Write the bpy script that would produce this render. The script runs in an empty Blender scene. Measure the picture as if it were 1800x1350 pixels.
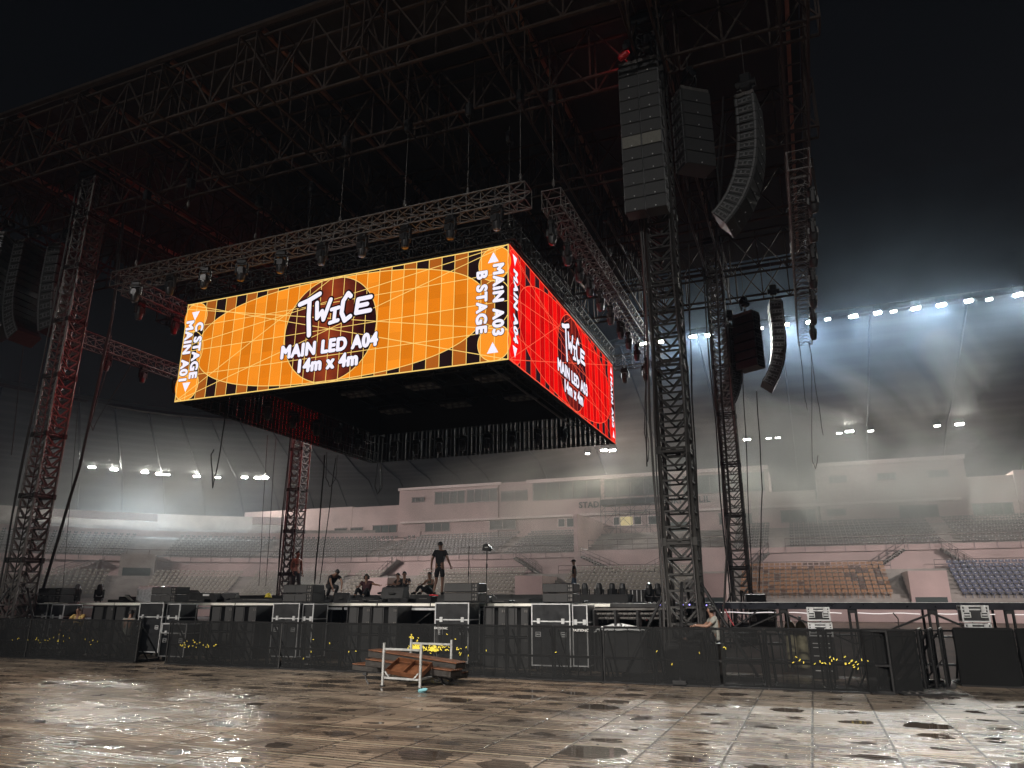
import bpy, math, random
from mathutils import Vector, Matrix
random.seed(7)
R = math.radians
SC = bpy.context.scene
COL = SC.collection

# ---------------------------------------------------------------- camera
CAM = Vector((15.2186, -27.2608, 1.85))
YAW, PIT, ROLL, FPX = R(-21.8047), R(16.7251), R(0.034), 1268.56      # FPX: focal length in pixels of an 1800 wide frame
FW = Vector((math.sin(YAW)*math.cos(PIT), math.cos(YAW)*math.cos(PIT), math.sin(PIT)))
_r0 = Vector((math.cos(YAW), -math.sin(YAW), 0)); _u0 = _r0.cross(FW)
RT = _r0*math.cos(ROLL) + _u0*math.sin(ROLL); UP = -_r0*math.sin(ROLL) + _u0*math.cos(ROLL)
cd = bpy.data.cameras.new('camera'); cam = bpy.data.objects.new('camera', cd); COL.objects.link(cam)
cam.matrix_world = Matrix(((RT.x, UP.x, -FW.x, CAM.x), (RT.y, UP.y, -FW.y, CAM.y), (RT.z, UP.z, -FW.z, CAM.z), (0, 0, 0, 1)))
cd.sensor_width = 36.0; cd.lens = 36.0*FPX/1800.0; cd.clip_end = 1500; cd.clip_start = 0.1
SC.camera = cam

# ---------------------------------------------------------------- world, exposure
wd = bpy.data.worlds.new('World'); SC.world = wd; wd.use_nodes = True
_nt = wd.node_tree; _bg = _nt.nodes['Background']
_sky = _nt.nodes.new('ShaderNodeTexSky'); _sky.sky_type = 'NISHITA'; _sky.sun_disc = False
_sky.sun_elevation = R(-2.0); _sky.sun_rotation = R(200); _sky.air_density = 1.0; _sky.dust_density = 0.3
_nt.links.new(_sky.outputs[0], _bg.inputs[0]); _bg.inputs[1].default_value = 0.02
SC.view_settings.view_transform = 'Standard'; SC.view_settings.look = 'None'
SC.view_settings.exposure = 0.0; SC.view_settings.gamma = 1.0
cy = SC.cycles
cy.max_bounces = 6; cy.diffuse_bounces = 2; cy.glossy_bounces = 3; cy.transparent_max_bounces = 12
cy.transmission_bounces = 2; cy.volume_bounces = 0; cy.use_denoising = True
cy.sample_clamp_indirect = 3.0; cy.caustics_reflective = False; cy.caustics_refractive = False
cy.volume_max_steps = 64; cy.volume_step_rate = 2.0

# ---------------------------------------------------------------- geometry helpers
def ray(u, v): return FW + RT*((u-900)/FPX) - UP*((v-675)/FPX)
def at_y(u, v, y): d = ray(u, v); return CAM + d*((y-CAM.y)/d.y)
def at_x(u, v, x): d = ray(u, v); return CAM + d*((x-CAM.x)/d.x)
def at_z(u, v, z): d = ray(u, v); return CAM + d*((z-CAM.z)/d.z)

class MB:
    def __init__(s): s.v = []; s.f = []; s.st = []
    def add(s, vs, fs):
        s.st.append((len(s.v), len(s.f))); n = len(s.v); s.v += [tuple(p) for p in vs]; s.f += [tuple(i+n for i in f) for f in fs]; return s
    def box(s, c, d, m=None):
        x, y, z = d[0]/2, d[1]/2, d[2]/2
        vs = [Vector((a*x, b*y, e*z)) for e in (-1, 1) for b in (-1, 1) for a in (-1, 1)]
        if m is not None: vs = [m @ p for p in vs]
        vs = [p + Vector(c) for p in vs]
        return s.add(vs, [(0, 2, 3, 1), (4, 5, 7, 6), (0, 1, 5, 4), (2, 6, 7, 3), (0, 4, 6, 2), (1, 3, 7, 5)])
    def bbox(s, c, d, b=0.02, m=None):
        "box with chamfered edges along every side"
        x, y, z = d[0]/2, d[1]/2, d[2]/2; b = min(b, x*.9, y*.9, z*.9)
        vs = []; idx = {}
        for sx in (-1, 1):
            for sy in (-1, 1):
                for sz in (-1, 1):
                    for ax in range(3):
                        p = [sx*(x-b), sy*(y-b), sz*(z-b)]; p[ax] = (sx*x, sy*y, sz*z)[ax]
                        idx[(sx, sy, sz, ax)] = len(vs); vs.append(Vector(p))
        if m is not None: vs = [m @ p for p in vs]
        vs = [p + Vector(c) for p in vs]
        fs = []
        for sg in (-1, 1):
            q = [(sg, -1, -1), (sg, 1, -1), (sg, 1, 1), (sg, -1, 1)]; fs.append([idx[(*k, 0)] for k in (q if sg > 0 else q[::-1])])
            q = [(-1, sg, -1), (-1, sg, 1), (1, sg, 1), (1, sg, -1)]; fs.append([idx[(*k, 1)] for k in (q if sg > 0 else q[::-1])])
            q = [(-1, -1, sg), (1, -1, sg), (1, 1, sg), (-1, 1, sg)]; fs.append([idx[(*k, 2)] for k in (q if sg > 0 else q[::-1])])
        for a in (-1, 1):
            for e in (-1, 1):
                fs.append([idx[(a, e, -1, 0)], idx[(a, e, 1, 0)], idx[(a, e, 1, 1)], idx[(a, e, -1, 1)]])
                fs.append([idx[(a, -1, e, 0)], idx[(a, 1, e, 0)], idx[(a, 1, e, 2)], idx[(a, -1, e, 2)]])
                fs.append([idx[(-1, a, e, 1)], idx[(1, a, e, 1)], idx[(1, a, e, 2)], idx[(-1, a, e, 2)]])
                for g in (-1, 1): fs.append([idx[(a, e, g, 0)], idx[(a, e, g, 1)], idx[(a, e, g, 2)]])
        return s.add(vs, fs)
    def tube(s, p, q, r, n=6, r2=None, cap=True):
        p = Vector(p); q = Vector(q); d = q-p
        if d.length < 1e-6: return s
        d.normalize(); a = Vector((0, 0, 1)) if abs(d.z) < .9 else Vector((1, 0, 0))
        u = d.cross(a).normalized(); w = d.cross(u); r2 = r if r2 is None else r2
        o = math.pi/n
        vs = [p + (u*math.cos(o+k*2*math.pi/n) + w*math.sin(o+k*2*math.pi/n))*r for k in range(n)]
        vs += [q + (u*math.cos(o+k*2*math.pi/n) + w*math.sin(o+k*2*math.pi/n))*r2 for k in range(n)]
        fs = [(k, (k+1) % n, n+(k+1) % n, n+k) for k in range(n)]
        if cap: fs += [tuple(range(n))[::-1], tuple(range(n, 2*n))]
        return s.add(vs, fs)
    def path(s, pts, r, n=5):
        pts = [Vector(p) for p in pts]; vs = []; m = len(pts)
        for i, p in enumerate(pts):
            d = (pts[min(i+1, m-1)] - pts[max(i-1, 0)]).normalized()
            a = Vector((0, 1, 0)) if abs(d.y) < .8 else Vector((1, 0, 0))
            u = d.cross(a).normalized(); w = d.cross(u)
            rr = r[i] if isinstance(r, (list, tuple)) else r
            vs += [p + (u*math.cos(k*2*math.pi/n) + w*math.sin(k*2*math.pi/n))*rr for k in range(n)]
        fs = [(i*n+k, i*n+(k+1) % n, (i+1)*n+(k+1) % n, (i+1)*n+k) for i in range(m-1) for k in range(n)]
        fs += [tuple(range(n))[::-1], tuple(range((m-1)*n, m*n))]
        return s.add(vs, fs)
    def lathe(s, c, prof, n=16, m=None):
        "prof: (radius, height) pairs round local z"
        vs = []
        for r, h in prof: vs += [Vector((r*math.cos(k*2*math.pi/n), r*math.sin(k*2*math.pi/n), h)) for k in range(n)]
        if m is not None: vs = [m @ p for p in vs]
        vs = [p + Vector(c) for p in vs]; L = len(prof)
        fs = [(i*n+k, i*n+(k+1) % n, (i+1)*n+(k+1) % n, (i+1)*n+k) for i in range(L-1) for k in range(n)]
        fs += [tuple(range(n))[::-1], tuple(range((L-1)*n, L*n))]
        return s.add(vs, fs)
    def prism(s, poly, f0, f1):
        "poly: 2D outline; f0, f1: maps 2D -> 3D for both caps"
        n = len(poly)
        vs = [f0(*p) for p in poly] + [f1(*p) for p in poly]
        return s.add(vs, [tuple(range(n))[::-1], tuple(range(n, 2*n))] + [(k, (k+1) % n, n+(k+1) % n, n+k) for k in range(n)])
    def quad(s, a, b, c, d): return s.add([a, b, c, d], [(0, 1, 2, 3)])
    def move(s, m): s.v = [tuple(m @ Vector(p)) for p in s.v]; return s
    def build(s, name, mat, parent=None, smooth=False):
        me = bpy.data.meshes.new(name); me.from_pydata(s.v, [], s.f); me.update()
        if mat: me.materials.append(mat)
        if smooth:
            for p in me.polygons: p.use_smooth = True
        o = bpy.data.objects.new(name, me); COL.objects.link(o)
        if parent: o.parent = parent
        return o

def each(mb, name, mat, parent=None, per=1, smooth=False):
    "one object per piece (or per 'per' pieces) collected in mb"
    out = []; cut = mb.st[::per]+[(len(mb.v), len(mb.f))]
    for (v0, f0), (v1, f1) in zip(cut, cut[1:]):
        q = MB(); q.v = mb.v[v0:v1]; q.f = [tuple(i-v0 for i in f) for f in mb.f[f0:f1]]; out.append(q.build(name, mat, parent, smooth))
    return out
def tag(o, label=None, cat=None, group=None, kind=None):
    if label: o['label'] = label
    if cat: o['category'] = cat
    if group: o['group'] = group
    if kind: o['kind'] = kind
    return o
def empty(name, loc, label=None, cat=None, group=None, rz=0.0):
    o = bpy.data.objects.new(name, None); COL.objects.link(o); o.location = loc; o.rotation_euler = (0, 0, rz)
    o.empty_display_size = .2
    return tag(o, label, cat, group)
def copy_tree(root, loc, rot=None, label=None, group=None):
    r = root.copy(); COL.objects.link(r); r.location = loc
    if rot is not None: r.rotation_euler = rot
    for ch in list(root.children):
        c = ch.copy(); COL.objects.link(c); c.parent = r
        for g in list(ch.children):
            d = g.copy(); COL.objects.link(d); d.parent = c
    if label: r['label'] = label
    if group: r['group'] = group
    return r

# ---------------------------------------------------------------- materials
M = {}
def mat(name, col, rough=0.6, metal=0.0, emit=None, es=0.0, noise=0.0, nscale=3.0, bump=0.0, bscale=30.0, spec=0.5):
    m = bpy.data.materials.new(name); m.use_nodes = True; nt = m.node_tree; b = nt.nodes['Principled BSDF']
    b.inputs['Base Color'].default_value = (*col, 1); b.inputs['Roughness'].default_value = rough
    b.inputs['Metallic'].default_value = metal; b.inputs['Specular IOR Level'].default_value = spec
    if emit: b.inputs['Emission Color'].default_value = (*emit, 1); b.inputs['Emission Strength'].default_value = es
    if noise or bump:
        tc = nt.nodes.new('ShaderNodeTexCoord')
    if noise:
        n = nt.nodes.new('ShaderNodeTexNoise'); n.inputs['Scale'].default_value = nscale; n.inputs['Detail'].default_value = 6
        nt.links.new(tc.outputs['Object'], n.inputs['Vector'])
        r = nt.nodes.new('ShaderNodeMapRange'); r.inputs['From Min'].default_value = .3; r.inputs['From Max'].default_value = .7
        r.inputs['To Min'].default_value = 1-noise; r.inputs['To Max'].default_value = 1+noise
        nt.links.new(n.outputs['Fac'], r.inputs['Value'])
        mx = nt.nodes.new('ShaderNodeVectorMath'); mx.operation = 'SCALE'; mx.inputs[0].default_value = col
        nt.links.new(r.outputs[0], mx.inputs['Scale']); nt.links.new(mx.outputs[0], b.inputs['Base Color'])
        r2 = nt.nodes.new('ShaderNodeMapRange'); r2.inputs['To Min'].default_value = max(0, rough-.12); r2.inputs['To Max'].default_value = min(1, rough+.12)
        nt.links.new(n.outputs['Fac'], r2.inputs['Value']); nt.links.new(r2.outputs[0], b.inputs['Roughness'])
    if bump:
        n2 = nt.nodes.new('ShaderNodeTexNoise'); n2.inputs['Scale'].default_value = bscale; nt.links.new(tc.outputs['Object'], n2.inputs['Vector'])
        bp = nt.nodes.new('ShaderNodeBump'); bp.inputs['Strength'].default_value = bump; bp.inputs['Distance'].default_value = .02
        nt.links.new(n2.outputs['Fac'], bp.inputs['Height']); nt.links.new(bp.outputs[0], b.inputs['Normal'])
    M[name] = m; return m
def emis(name, col, st=1.0, var=0.0):
    m = bpy.data.materials.new(name); m.use_nodes = True; nt = m.node_tree; nt.nodes.remove(nt.nodes['Principled BSDF'])
    e = nt.nodes.new('ShaderNodeEmission'); e.inputs[0].default_value = (*col, 1); e.inputs[1].default_value = st
    if var:
        tc = nt.nodes.new('ShaderNodeTexCoord'); n = nt.nodes.new('ShaderNodeTexNoise'); n.inputs['Scale'].default_value = .9; n.inputs['Detail'].default_value = 8; nt.links.new(tc.outputs['Object'], n.inputs['Vector'])
        w = nt.nodes.new('ShaderNodeTexWhiteNoise'); sn = nt.nodes.new('ShaderNodeVectorMath'); sn.operation = 'SNAP'; sn.inputs[1].default_value = (.5, .5, .511); nt.links.new(tc.outputs['Object'], sn.inputs[0]); nt.links.new(sn.outputs[0], w.inputs['Vector'])
        a = nt.nodes.new('ShaderNodeMath'); a.operation = 'ADD'; nt.links.new(n.outputs['Fac'], a.inputs[0]); nt.links.new(w.outputs['Value'], a.inputs[1])
        r = nt.nodes.new('ShaderNodeMapRange'); r.inputs['From Min'].default_value = .4; r.inputs['From Max'].default_value = 1.6; r.inputs['To Min'].default_value = st*(1-var); r.inputs['To Max'].default_value = st*(1+var*.4); nt.links.new(a.outputs[0], r.inputs['Value']); nt.links.new(r.outputs[0], e.inputs[1])
    nt.links.new(e.outputs[0], nt.nodes['Material Output'].inputs[0]); M[name] = m; return m

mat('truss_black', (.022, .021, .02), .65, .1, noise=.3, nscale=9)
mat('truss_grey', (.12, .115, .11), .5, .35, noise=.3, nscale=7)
mat('alu', (.6, .61, .62), .35, .35, noise=.12, nscale=12)
mat('roof_steel', (.045, .030, .023), .55, .4, noise=.3, nscale=4)  # brown tint stands in for the screens' orange spill on the steel
mat('roof_skin', (.014, .014, .016), .75, noise=.3, nscale=1.5)
mat('black_metal', (.013, .013, .014), .45, .3, noise=.3, nscale=8)
mat('black_matt', (.012, .012, .013), .75, noise=.25, nscale=5)
mat('grille', (.042, .044, .046), .55, .2, noise=.15, nscale=20)
mat('grille_black', (.018, .018, .019), .6, noise=.2, nscale=20)
mat('grille_lower', (.17, .17, .15), .5, .2, noise=.15, nscale=20)
mat('speaker_side', (.03, .033, .034), .5, noise=.3, nscale=6)
mat('speaker_rig', (.15, .155, .16), .45, .5, noise=.25, nscale=12)
mat('case_panel', (.010, .011, .013), .38, noise=.3, nscale=6)
mat('rubber', (.012, .012, .012), .6)
mat('cable', (.022, .02, .02), .5)
mat('wood', (.11, .042, .018), .5, noise=.35, nscale=9)
mat('wood_dark', (.018, .015, .013), .5, noise=.35, nscale=9)
mat('stage_black', (.012, .012, .013), .5, noise=.4, nscale=2.5)
mat('plastic_head', (.03, .031, .033), .35, noise=.2, nscale=9)
mat('lens', (.05, .06, .07), .05, spec=.9)
mat('wall_pink', (.44, .33, .315), .8, noise=.2, nscale=.22, bump=.2, bscale=2)
mat('wall_pale', (.62, .52, .5), .8, noise=.1, nscale=.2)
mat('concrete', (.28, .255, .235), .85, noise=.25, nscale=.6)
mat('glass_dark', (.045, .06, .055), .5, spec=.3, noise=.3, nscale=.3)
mat('seat_grey', (.10, .095, .085), .5, noise=.3, nscale=.4)
mat('seat_tan', (.26, .235, .19), .55)
mat('seat_orange', (.33, .165, .075), .5, noise=.35, nscale=3)
mat('seat_brown', (.10, .05, .03), .5)
mat('seat_blue', (.045, .055, .11), .5)
mat('rail', (.14, .11, .105), .45, .5)
mat('skin', (.25, .135, .09), .5)
mat('skin_dark', (.2, .11, .075), .5)
mat('hair', (.012, .01, .01), .55)
mat('cloth_black', (.014, .014, .016), .85)
mat('cloth_grey', (.22, .22, .2), .85, noise=.2)
mat('cloth_yellow', (.5, .36, .12), .85, noise=.2)
mat('cloth_maroon', (.05, .015, .02), .85)
mat('cloth_tan', (.12, .085, .06), .85)
mat('denim', (.11, .17, .25), .85, noise=.2, nscale=8)
mat('cloth_green', (.05, .06, .045), .85)
mat('yellow_confetti', (.75, .6, .05), .5)
mat('red_paint', (.6, .02, .03), .4)
mat('alu_dull', (.33, .335, .33), .45, .3, noise=.25, nscale=8)
mat('white_print', (.7, .7, .7), .6)
mat('plastic_wrap', (.75, .77, .78), .12, noise=.2, nscale=10, bump=1.0, bscale=9)
mat('cream_tank', (.5, .46, .3), .4)
emis('flood', (1.0, .97, .88), 600.0)
emis('flood_strong', (1.0, .97, .88), 2000.0)
emis('flood_yellow', (1.0, .95, .75), 600.0)
emis('flood_dim', (1.0, .98, .92), 30.0)
emis('led_strip', (1.0, .93, .9), 1.0)
emis('indicator_red', (1.0, .03, .04), .9)
emis('indicator_blue', (.35, .3, 1.0), 3.0)
emis('green_glow', (.15, 1.0, .25), .8)
emis('warm_window', (1.0, .8, .4), .55)
# ---------------------------------------------------------------- stadium bowl: plan path and sections
CX, A0, B0 = -40.0, 48.0, 62.0
def plan(s, d):
    "s: metres along the bowl from the right, d: metres outward from the roof's inner edge"
    L = 55-CX
    if s <= L: return (55-s, B0+d)
    q = (s-L)/75.0
    if q <= 1:
        th = math.pi/2*(1+q); return (CX+(A0+d)*math.cos(th), (B0+d)*math.sin(th))
    return (CX-A0-d, -(s-L-75))
STN = [0, 10, 20, 30, 40, 50, 60, 70, 80, 90, 95]+[95+75*k/20 for k in range(1, 21)]+[190, 205]
def fz(s):
    "height of the roof's inner edge along the bowl"
    x = 55-s; T = [(-160, 31), (-88, 30.5), (-60, 27.8), (-45, 27.6), (-30, 31), (-8, 34.4), (60, 34.4)]
    if s > 95: x = CX-48*(s-95)/75
    for (x0, z0), (x1, z1) in zip(T, T[1:]):
        if x <= x1: return z0+(z1-z0)*max(0, (x-x0))/(x1-x0)
    return 34.4
def loft(mb, prof, sts=STN):
    rows = []
    for s in sts:
        pr = prof(s) if callable(prof) else prof
        rows.append([(*plan(s, d), z) for d, z in pr])
    n = len(rows[0]); vs = [p for r in rows for p in r]
    fs = [(i*n+k, i*n+k+1, (i+1)*n+k+1, (i+1)*n+k) for i in range(len(rows)-1) for k in range(n-1)]
    return mb.add(vs, fs)

# the pitch, running track and wet cover panels
g = MB(); g.quad((-700, -700, -.03), (700, -700, -.03), (700, 700, -.03), (-700, 700, -.03))
mat('grass_dark', (.03, .045, .02), .9, noise=.4, nscale=.5)
tag(g.build('pitch_ground', M['grass_dark']), kind='structure')
fm = bpy.data.materials.new('floor_panels'); fm.use_nodes = True; nt = fm.node_tree; bs = nt.nodes['Principled BSDF']
N = nt.nodes.new; Lk = nt.links.new
def math_n(op, a=None, b=None, va=None, vb=None):
    n = N('ShaderNodeMath'); n.operation = op
    if a is not None: Lk(a, n.inputs[0])
    elif va is not None: n.inputs[0].default_value = va
    if b is not None: Lk(b, n.inputs[1])
    elif vb is not None: n.inputs[1].default_value = vb
    return n.outputs[0]
def ramp(v, a, b, lo=0.0, hi=1.0, smooth=True):
    n = N('ShaderNodeMapRange'); n.interpolation_type = 'SMOOTHSTEP' if smooth else 'LINEAR'
    n.inputs['From Min'].default_value = a; n.inputs['From Max'].default_value = b
    n.inputs['To Min'].default_value = lo; n.inputs['To Max'].default_value = hi; Lk(v, n.inputs['Value']); return n.outputs[0]
def noise_n(vec, sc, det=4, sx=1, sy=1, dist=0.0, off=0.0):
    mp = N('ShaderNodeMapping'); mp.inputs['Scale'].default_value = (sx, sy, 1); mp.inputs['Location'].default_value = (off, off*.7, 0); Lk(vec, mp.inputs['Vector'])
    n = N('ShaderNodeTexNoise'); n.inputs['Scale'].default_value = sc; n.inputs['Detail'].default_value = det; n.inputs['Distortion'].default_value = dist
    Lk(mp.outputs[0], n.inputs['Vector']); return n.outputs['Fac']
tc = N('ShaderNodeTexCoord'); OB = tc.outputs['Object']; sp = N('ShaderNodeSeparateXYZ'); Lk(OB, sp.inputs[0]); X, Y = sp.outputs[0], sp.outputs[1]
# panel joints every metre, both ways
fx = math_n('ABSOLUTE', math_n('SUBTRACT', math_n('FRACT', X), vb=.5)); fy = math_n('ABSOLUTE', math_n('SUBTRACT', math_n('FRACT', Y), vb=.5))
jx = ramp(fx, .474, .490); jy = ramp(fy, .462, .49); joint = math_n('MAXIMUM', jx, jy)
# ribs across each panel
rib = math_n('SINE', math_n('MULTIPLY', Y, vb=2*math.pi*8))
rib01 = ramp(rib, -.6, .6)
# water: a dark pool in the hollow of some panels, a soft wet film, dry crowns
cx_ = math_n('FLOOR', X); cy_ = math_n('FLOOR', Y); cv = N('ShaderNodeCombineXYZ'); Lk(cx_, cv.inputs[0]); Lk(cy_, cv.inputs[1])
wn = N('ShaderNodeTexWhiteNoise'); wn.noise_dimensions = '2D'; Lk(cv.outputs[0], wn.inputs['Vector']); wsp = N('ShaderNodeSeparateColor'); Lk(wn.outputs['Color'], wsp.inputs[0])
sx_ = math_n('SUBTRACT', math_n('FRACT', X), vb=.5); sy_ = math_n('SUBTRACT', math_n('FRACT', Y), vb=.5)
ex = math_n('DIVIDE', math_n('SUBTRACT', sx_, math_n('MULTIPLY', math_n('SUBTRACT', wsp.outputs[0], vb=.5), vb=.3)), vb=.40)
ey = math_n('DIVIDE', math_n('SUBTRACT', sy_, math_n('MULTIPLY', math_n('SUBTRACT', wsp.outputs[1], vb=.5), vb=.2)), vb=.36)
ed = math_n('ADD', math_n('MULTIPLY', ex, ex), math_n('MULTIPLY', ey, ey))
ed = math_n('ADD', ed, math_n('MULTIPLY', math_n('SUBTRACT', noise_n(OB, 3.2, 4, .7, 1.3, .5), vb=.5), vb=1.7))
wet = noise_n(OB, .22, 3, .7, 1.1, .3, 3)
thr = math_n('MULTIPLY', math_n('MULTIPLY', ramp(wet, .44, .64), math_n('POWER', wsp.outputs[2], vb=2.0)), vb=1.3)
pudm = ramp(math_n('SUBTRACT', ed, thr), .09, -.03)
fn = math_n('ADD', math_n('MULTIPLY', noise_n(OB, .5, 4, .7, 1.2, .5, 5), vb=.55), math_n('MULTIPLY', noise_n(OB, 3.5, 6, .6, 1.6, .6, 8), vb=.45))
fn = math_n('ADD', fn, math_n('MULTIPLY', math_n('SUBTRACT', wsp.outputs[1], vb=.5), vb=.10))
fn = math_n('ADD', fn, math_n('MULTIPLY', rib, vb=-.03))
fn = math_n('SUBTRACT', fn, math_n('MULTIPLY', joint, vb=.12))
film = math_n('MULTIPLY', ramp(fn, .44, .53), ramp(wet, .25, .5, .5, 1))
dirt = noise_n(OB, 1.3, 7, .5, 1.6, .3, 2)
big = ramp(noise_n(OB, .12, 2, 1, 1, 0, 9), .4, .62)
c1 = N('ShaderNodeMix'); c1.data_type = 'RGBA'; Lk(ramp(dirt, .32, .7), c1.inputs[0]); c1.inputs[6].default_value = (.06, .038, .026, 1); c1.inputs[7].default_value = (.34, .255, .185, 1)
c2 = N('ShaderNodeMix'); c2.data_type = 'RGBA'; Lk(math_n('MULTIPLY', big, vb=.45), c2.inputs[0]); Lk(c1.outputs[2], c2.inputs[6]); c2.inputs[7].default_value = (.17, .16, .14, 1)
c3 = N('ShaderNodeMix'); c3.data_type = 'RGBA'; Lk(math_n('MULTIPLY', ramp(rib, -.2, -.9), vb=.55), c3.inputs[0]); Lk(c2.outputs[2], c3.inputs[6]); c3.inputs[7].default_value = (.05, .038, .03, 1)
c4 = N('ShaderNodeMix'); c4.data_type = 'RGBA'; Lk(math_n('MULTIPLY', jx, vb=.95), c4.inputs[0]); Lk(c3.outputs[2], c4.inputs[6]); c4.inputs[7].default_value = (.025, .02, .017, 1)
c4b = N('ShaderNodeMix'); c4b.data_type = 'RGBA'; Lk(math_n('MULTIPLY', jy, vb=.8), c4b.inputs[0]); Lk(c4.outputs[2], c4b.inputs[6]); c4b.inputs[7].default_value = (.30, .26, .19, 1)
c5 = N('ShaderNodeMix'); c5.data_type = 'RGBA'; Lk(math_n('MULTIPLY', pudm, vb=.8), c5.inputs[0]); Lk(c4b.outputs[2], c5.inputs[6]); c5.inputs[7].default_value = (.035, .026, .02, 1)
pvv = N('ShaderNodeVectorMath'); pvv.operation = 'SCALE'; Lk(c5.outputs[2], pvv.inputs[0]); Lk(ramp(wsp.outputs[0], 0, 1, .8, 1.15), pvv.inputs['Scale']); Lk(pvv.outputs[0], bs.inputs['Base Color'])
ro = N('ShaderNodeMix'); ro.data_type = 'FLOAT'; Lk(film, ro.inputs[0]); ro.inputs[2].default_value = .5; ro.inputs[3].default_value = .19
ro2 = N('ShaderNodeMix'); ro2.data_type = 'FLOAT'; Lk(pudm, ro2.inputs[0]); Lk(ro.outputs[0], ro2.inputs[2]); ro2.inputs[3].default_value = .035
Lk(ro2.outputs[0], bs.inputs['Roughness']); Lk(ramp(film, 0, 1, .2, .75), bs.inputs['Specular IOR Level'])
hgt = math_n('ADD', math_n('MULTIPLY', rib01, vb=.9), math_n('MULTIPLY', noise_n(OB, 16, 3, 1, 1), vb=1.0))
hgt = math_n('SUBTRACT', hgt, math_n('MULTIPLY', joint, vb=1.5))
bp = N('ShaderNodeBump'); bp.inputs['Distance'].default_value = .012; Lk(hgt, bp.inputs['Height'])
Lk(ramp(pudm, 0, 1, .45, .03), bp.inputs['Strength']); Lk(bp.outputs[0], bs.inputs['Normal'])
g = MB(); g.quad((-32, -36, 0), (45, -36, 0), (45, -5.6, 0), (-32, -5.6, 0))
tag(g.build('floor', fm), kind='structure')
g = MB(); g.quad((-130, -5.6, 0), (90, -5.6, 0), (90, 90, 0), (-130, 90, 0))
tag(g.build('running_track', mat('track_dark', (.06, .035, .028), .95, noise=.3, nscale=.4, spec=.08)), kind='structure')

# ---------------------------------------------------------------- the stand
stand = empty('stadium_stand', (0, 62, 0), 'long pale pink concrete grandstand curving behind the stage with two tiers of seats', 'grandstand')
def S(name, mb, m, par=stand):
    o = mb.build(name, m, par)
    o.matrix_parent_inverse = Matrix.Translation(-par.location) if par else Matrix()
    return o
w = MB(); loft(w, [(-11.6, 0), (-11.6, 1.75)]); loft(w, [(-2, 4.9), (-2, 6.95), (-2.3, 6.95), (-2.3, 7.55), (-2.1, 7.55), (-2.1, 7.0)])
S('wall', w, M['wall_pink'])
t = MB()
pr = []
for k in range(-1, 8): y0 = -9.8+.82*k; z0 = 2.1+.41*k; pr += [(y0-.5, z0-.41), (y0-.5, z0), (y0+.32, z0)]
loft(t, [(-11.6, 1.75), (-11.2, 1.75)]+pr+[(-4, 4.9), (-2, 4.9)])
pr = []
for k in range(9): y0 = -1.4+1.25*k; z0 = 7.2+.43*k; pr += [(y0, z0), (y0+1.25, z0)]
loft(t, pr+[(15.9, pr[-1][1])])
S('terrace', t, M['concrete'])
# facade blocks along the straight side, traced on the plane y = 78 (they have 12 m of depth)
def fblock(mb, u0, u1, v0, v1, y, depth=10.0, zb=None):
    a = at_y(u0, v0, y); b = at_y(u1, v1, y); zt = (a.z+b.z)/2; zb = 10.0 if zb is None else zb
    mb.box(((a.x+b.x)/2, y+depth/2, (zt+zb)/2), (abs(b.x-a.x), depth, zt-zb)); return a.x, b.x, zt
fa = MB()
fblock(fa, 430, 620, 905, 886, 78.5); fblock(fa, 620, 703, 893, 887, 78.3)
fblock(fa, 703, 876, 858, 848, 78.0); fblock(fa, 876, 930, 849, 846, 78.3)
fblock(fa, 930, 1348, 843, 820, 78.0); fblock(fa, 1348, 1432, 868, 858, 78.3)
fblock(fa, 1432, 1692, 815, 801, 77.6); fblock(fa, 1692, 1780, 840, 833, 78.0); fblock(fa, 1780, 1990, 827, 815, 78.2)
S('facade', fa, M['wall_pink'])
# string course and eaves band standing proud of the facade
sc_ = MB()
for u0, u1, v0, v1, y, h in [(703, 1690, 918, 877, 77.35, .35), (925, 1350, 845, 822, 77.6, .5), (1428, 1696, 817, 803, 77.2, .5), (700, 880, 860, 850, 77.7, .4)]:
    a = at_y(u0, v0, y); b = at_y(u1, v1, y); n = 8
    zc = (a.z+b.z)/2; sc_.box(((a.x+b.x)/2, y+.2, zc), (b.x-a.x, .4, h))
S('cornice', sc_, M['wall_pale'])
# windows: each its own part, frame and panes
wins = [(765, 817, 865, 884, 4), (821, 874, 861, 881, 4), (881, 927, 864, 879, 2), (725, 746, 875, 882, 4), (937, 1056, 850, 874, 5), (1062, 1180, 843, 868, 5), (1200, 1345, 838, 862, 6),
        (1370, 1405, 893, 916-0, 4), (1372, 1435, 898, 916, 4), (1454, 1487, 896, 905, 6), (1457, 1489, 838, 847, 4), (1542, 1575, 833, 842, 4), (1631, 1667, 828, 837, 4), (1580, 1651, 890, 908, 4), (1708, 1783, 886, 904, 4),
        (656, 697, 924, 938, 3), (589, 609, 929, 936, 3), (617, 637, 928, 934, 3), (748, 790, 920, 933, 3), (861, 906, 915, 930, 2), (1310, 1322, 903, 920, 1), (1264, 1300, 903, 920, 2)]
wins = [w_ for w_ in wins if w_ != (1370, 1405, 893, 916, 4)]
def window(u0, u1, v0, v1, n, y, glass=None):
    a = at_y(u0, v0, y); b = at_y(u1, v1, y); c = (a+b)/2; W = b.x-a.x; H = abs(a.z-b.z)
    if v1-v0 > 12: pass
    fr = MB()
    for k in range(n+1): fr.box((a.x+W*k/n, y-.03, c.z), (.09, .12, H))
    for zz in (-H/2, H/2): fr.box((c.x, y-.035, c.z+zz), (W+.2, .14, .12))
    o = S('window', fr, M['rail'] if glass is None else M['wall_pale'])
    p = MB()
    for k in range(n): p.box((a.x+W*(k+.5)/n, y+.02, c.z), (W/n-.1, .05, H-.1))
    p.build('pane', glass or M['glass_dark'], o)
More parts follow.
